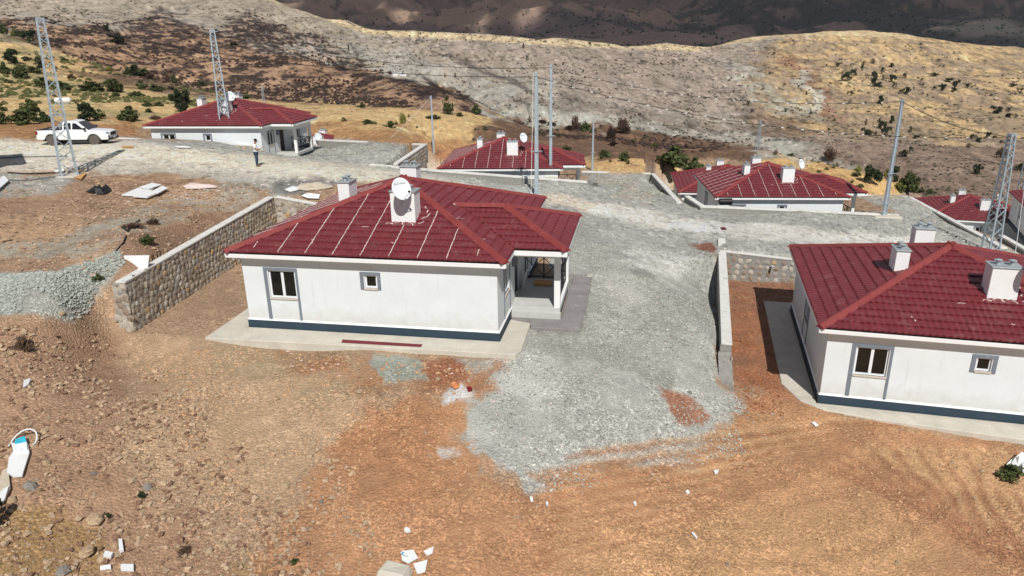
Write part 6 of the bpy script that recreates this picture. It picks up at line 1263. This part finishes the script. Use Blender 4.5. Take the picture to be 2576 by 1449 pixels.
bb = Vector(hw('H2', .75, 14.40, .58)); MB_ = MB().lathe([(.06, 0), (.06, .3), (.045, .3), (.045, .0)], 12); o = MB_.build('drain_pipe', M['wcable'], None); o.location = (bb.x - 1.05, bb.y + .2, bb.z - .0); o.rotation_euler = (R(90), 0, 0); tag(o, 'white drain pipe stub poking from the wall behind the right house', 'pipe')
sheet_obj('red_mat', [(1812, 574), (1824, 574), (1828, 579), (1816, 579)], 'red_metal', 'small maroon plate lying on the pale road', 'plate', .03, .03)
q = atz(1822, 517, -2.1); o = MB().lathe([(.0001, 0), (.27, 0), (.27, .95), (.0001, .95)], 16).build('barrel', M['black_sheet'], None); o.location = (q[0] - .4, q[1], q[2] + .3); o.rotation_euler = (0, R(90), 0); tag(o, 'black barrel lying on the long white kerb', 'barrel')
lb = MB(); w0 = Vector((W1A[0], W1A[1], 0)); q = hit(345, 672); lb.add([(q[0] - .55, q[1], q[2] - .1), (q[0] + .4, q[1], q[2] - .1), (q[0] + .5, q[1] + .12, q[2] + .45), (q[0] - .5, q[1] + .12, q[2] + .45), (q[0] - .55, q[1] + .04, q[2] - .1), (q[0] + .4, q[1] + .04, q[2] - .1), (q[0] + .5, q[1] + .16, q[2] + .45), (q[0] - .5, q[1] + .16, q[2] + .45)], [(0, 1, 2, 3), (7, 6, 5, 4), (0, 4, 5, 1), (3, 2, 6, 7), (1, 5, 6, 2), (0, 3, 7, 4)])
tag(lb.build('plasterboard', M['board'], None), 'white board standing behind the near end of the long stone wall', B_)
pb_ = MB(); px, py, pz = hw('H1', 10.28, 4.98, .052); o = pb_.box(0, .05, 0, .55, 0, .75).build('white_plank', M['board'], None); o.location = (px, py, pz); o.rotation_euler = (0, R(14), -.18); tag(o, 'white panel leaning on the wall inside the middle house porch', B_)
o = MB().box(0, .75, 0, .45, 0, .14).build('cardboard_pack', M['wood'], None, bevel=.03); o.location = hw('H1', 10.75, 5.45, .052); o.rotation_euler = (0, 0, -.2); tag(o, 'flat brown pack on the middle house porch floor', 'pack')
def hose(pts, m, label, r=.035):
    P = [Vector(hit(u, v)) + Vector((0, 0, .05)) for (u, v) in pts]; Q = []
    for i in range(len(P) - 1):
        for k in range(4): Q.append(P[i].lerp(P[i + 1], k / 4))
    Q.append(P[-1]); tag(MB().tube(Q, r, 6).build('hose', M[m], None), label, 'hose')
hose([(-10, 399), (60, 397), (140, 395), (170, 395)], 'hose', 'grey hose lying across the road at the left'); hose([(20, 436), (60, 439), (100, 439), (140, 436)], 'cable', 'black hose beside the white scrap near the left pylon'); hose([(20, 455), (60, 457), (100, 452), (165, 443)], 'hose', 'second grey hose curving to the left pylon foot')
hose([(306, 572), (322, 583), (330, 570), (352, 556)], 'cable', 'bent black hose behind the long stone wall'); hose([(290, 636), (312, 612), (318, 596)], 'cable', 'short black hose near the middle of the long stone wall')
# graves on the burnt ridge
for k, (u, v, w_, lb) in enumerate([(1002, 190, 1.5, 'largest white tomb on the burnt ridge'), (1014, 193, 1.2, 'white tomb just right of the largest one on the ridge'), (994, 193, .9, 'small white tomb left of the largest one on the ridge'), (832, 166, .8, 'white gravestone near the two small trees on the ridge'), (846, 168, .8, 'white gravestone at the right end of the ridge row'), (822, 165, .7, 'white gravestone at the left end of the ridge row')]):
    p = hit(u, v); r_ = empty('tomb', p, .3); r_.scale = (.5, .5, .5); MB().box(-w_, w_, -.5, .5, -.2, .5).build('tomb_base', M['board'], r_); MB().box(-w_, -w_ + .2, -.45, .45, .5, 1.5).build('headstone', M['board'], r_); tag(r_, lb, 'tomb', 'white graves on the burnt ridge')
veg2 = [(826, 158, 9, 12), (839, 163, 7, 9)]
for k, (u, v, a, b) in enumerate(veg2):
    p = hit(u, v + 4); Z = (p - np.array([0, 0, CZ])) @ FW; r_ = empty('hillside_tree', p); r_.scale = (a * Z / FPX, a * Z / FPX, b * Z / FPX); inst('crown', get_crown('d', 0, k), r_); inst('trunk', TRK[k], r_); tag(r_, ('left' if k == 0 else 'right') + ' of the two tiny dark trees beside the ridge gravestones', 'tree')
p = hit(160, 262); r_ = empty('storage_tank', (p[0], p[1], p[2]), .3); t_ = MB().lathe([(.0001, -1.5), (.4, -1.45), (.6, -1.2), (.6, 1.2), (.4, 1.45), (.0001, 1.5)], 14).build('tank_shell', M['board'], r_, smooth=True); t_.rotation_euler = (0, R(90), 0); t_.location = (0, 0, .7); MB().box(-1, 1, -.4, .4, 0, .12).build('cradle', M['metal'], r_); r_.scale = (.6, .6, .6); tag(r_, 'white rounded tank seen through the left pylon on the grass slope', 'tank')
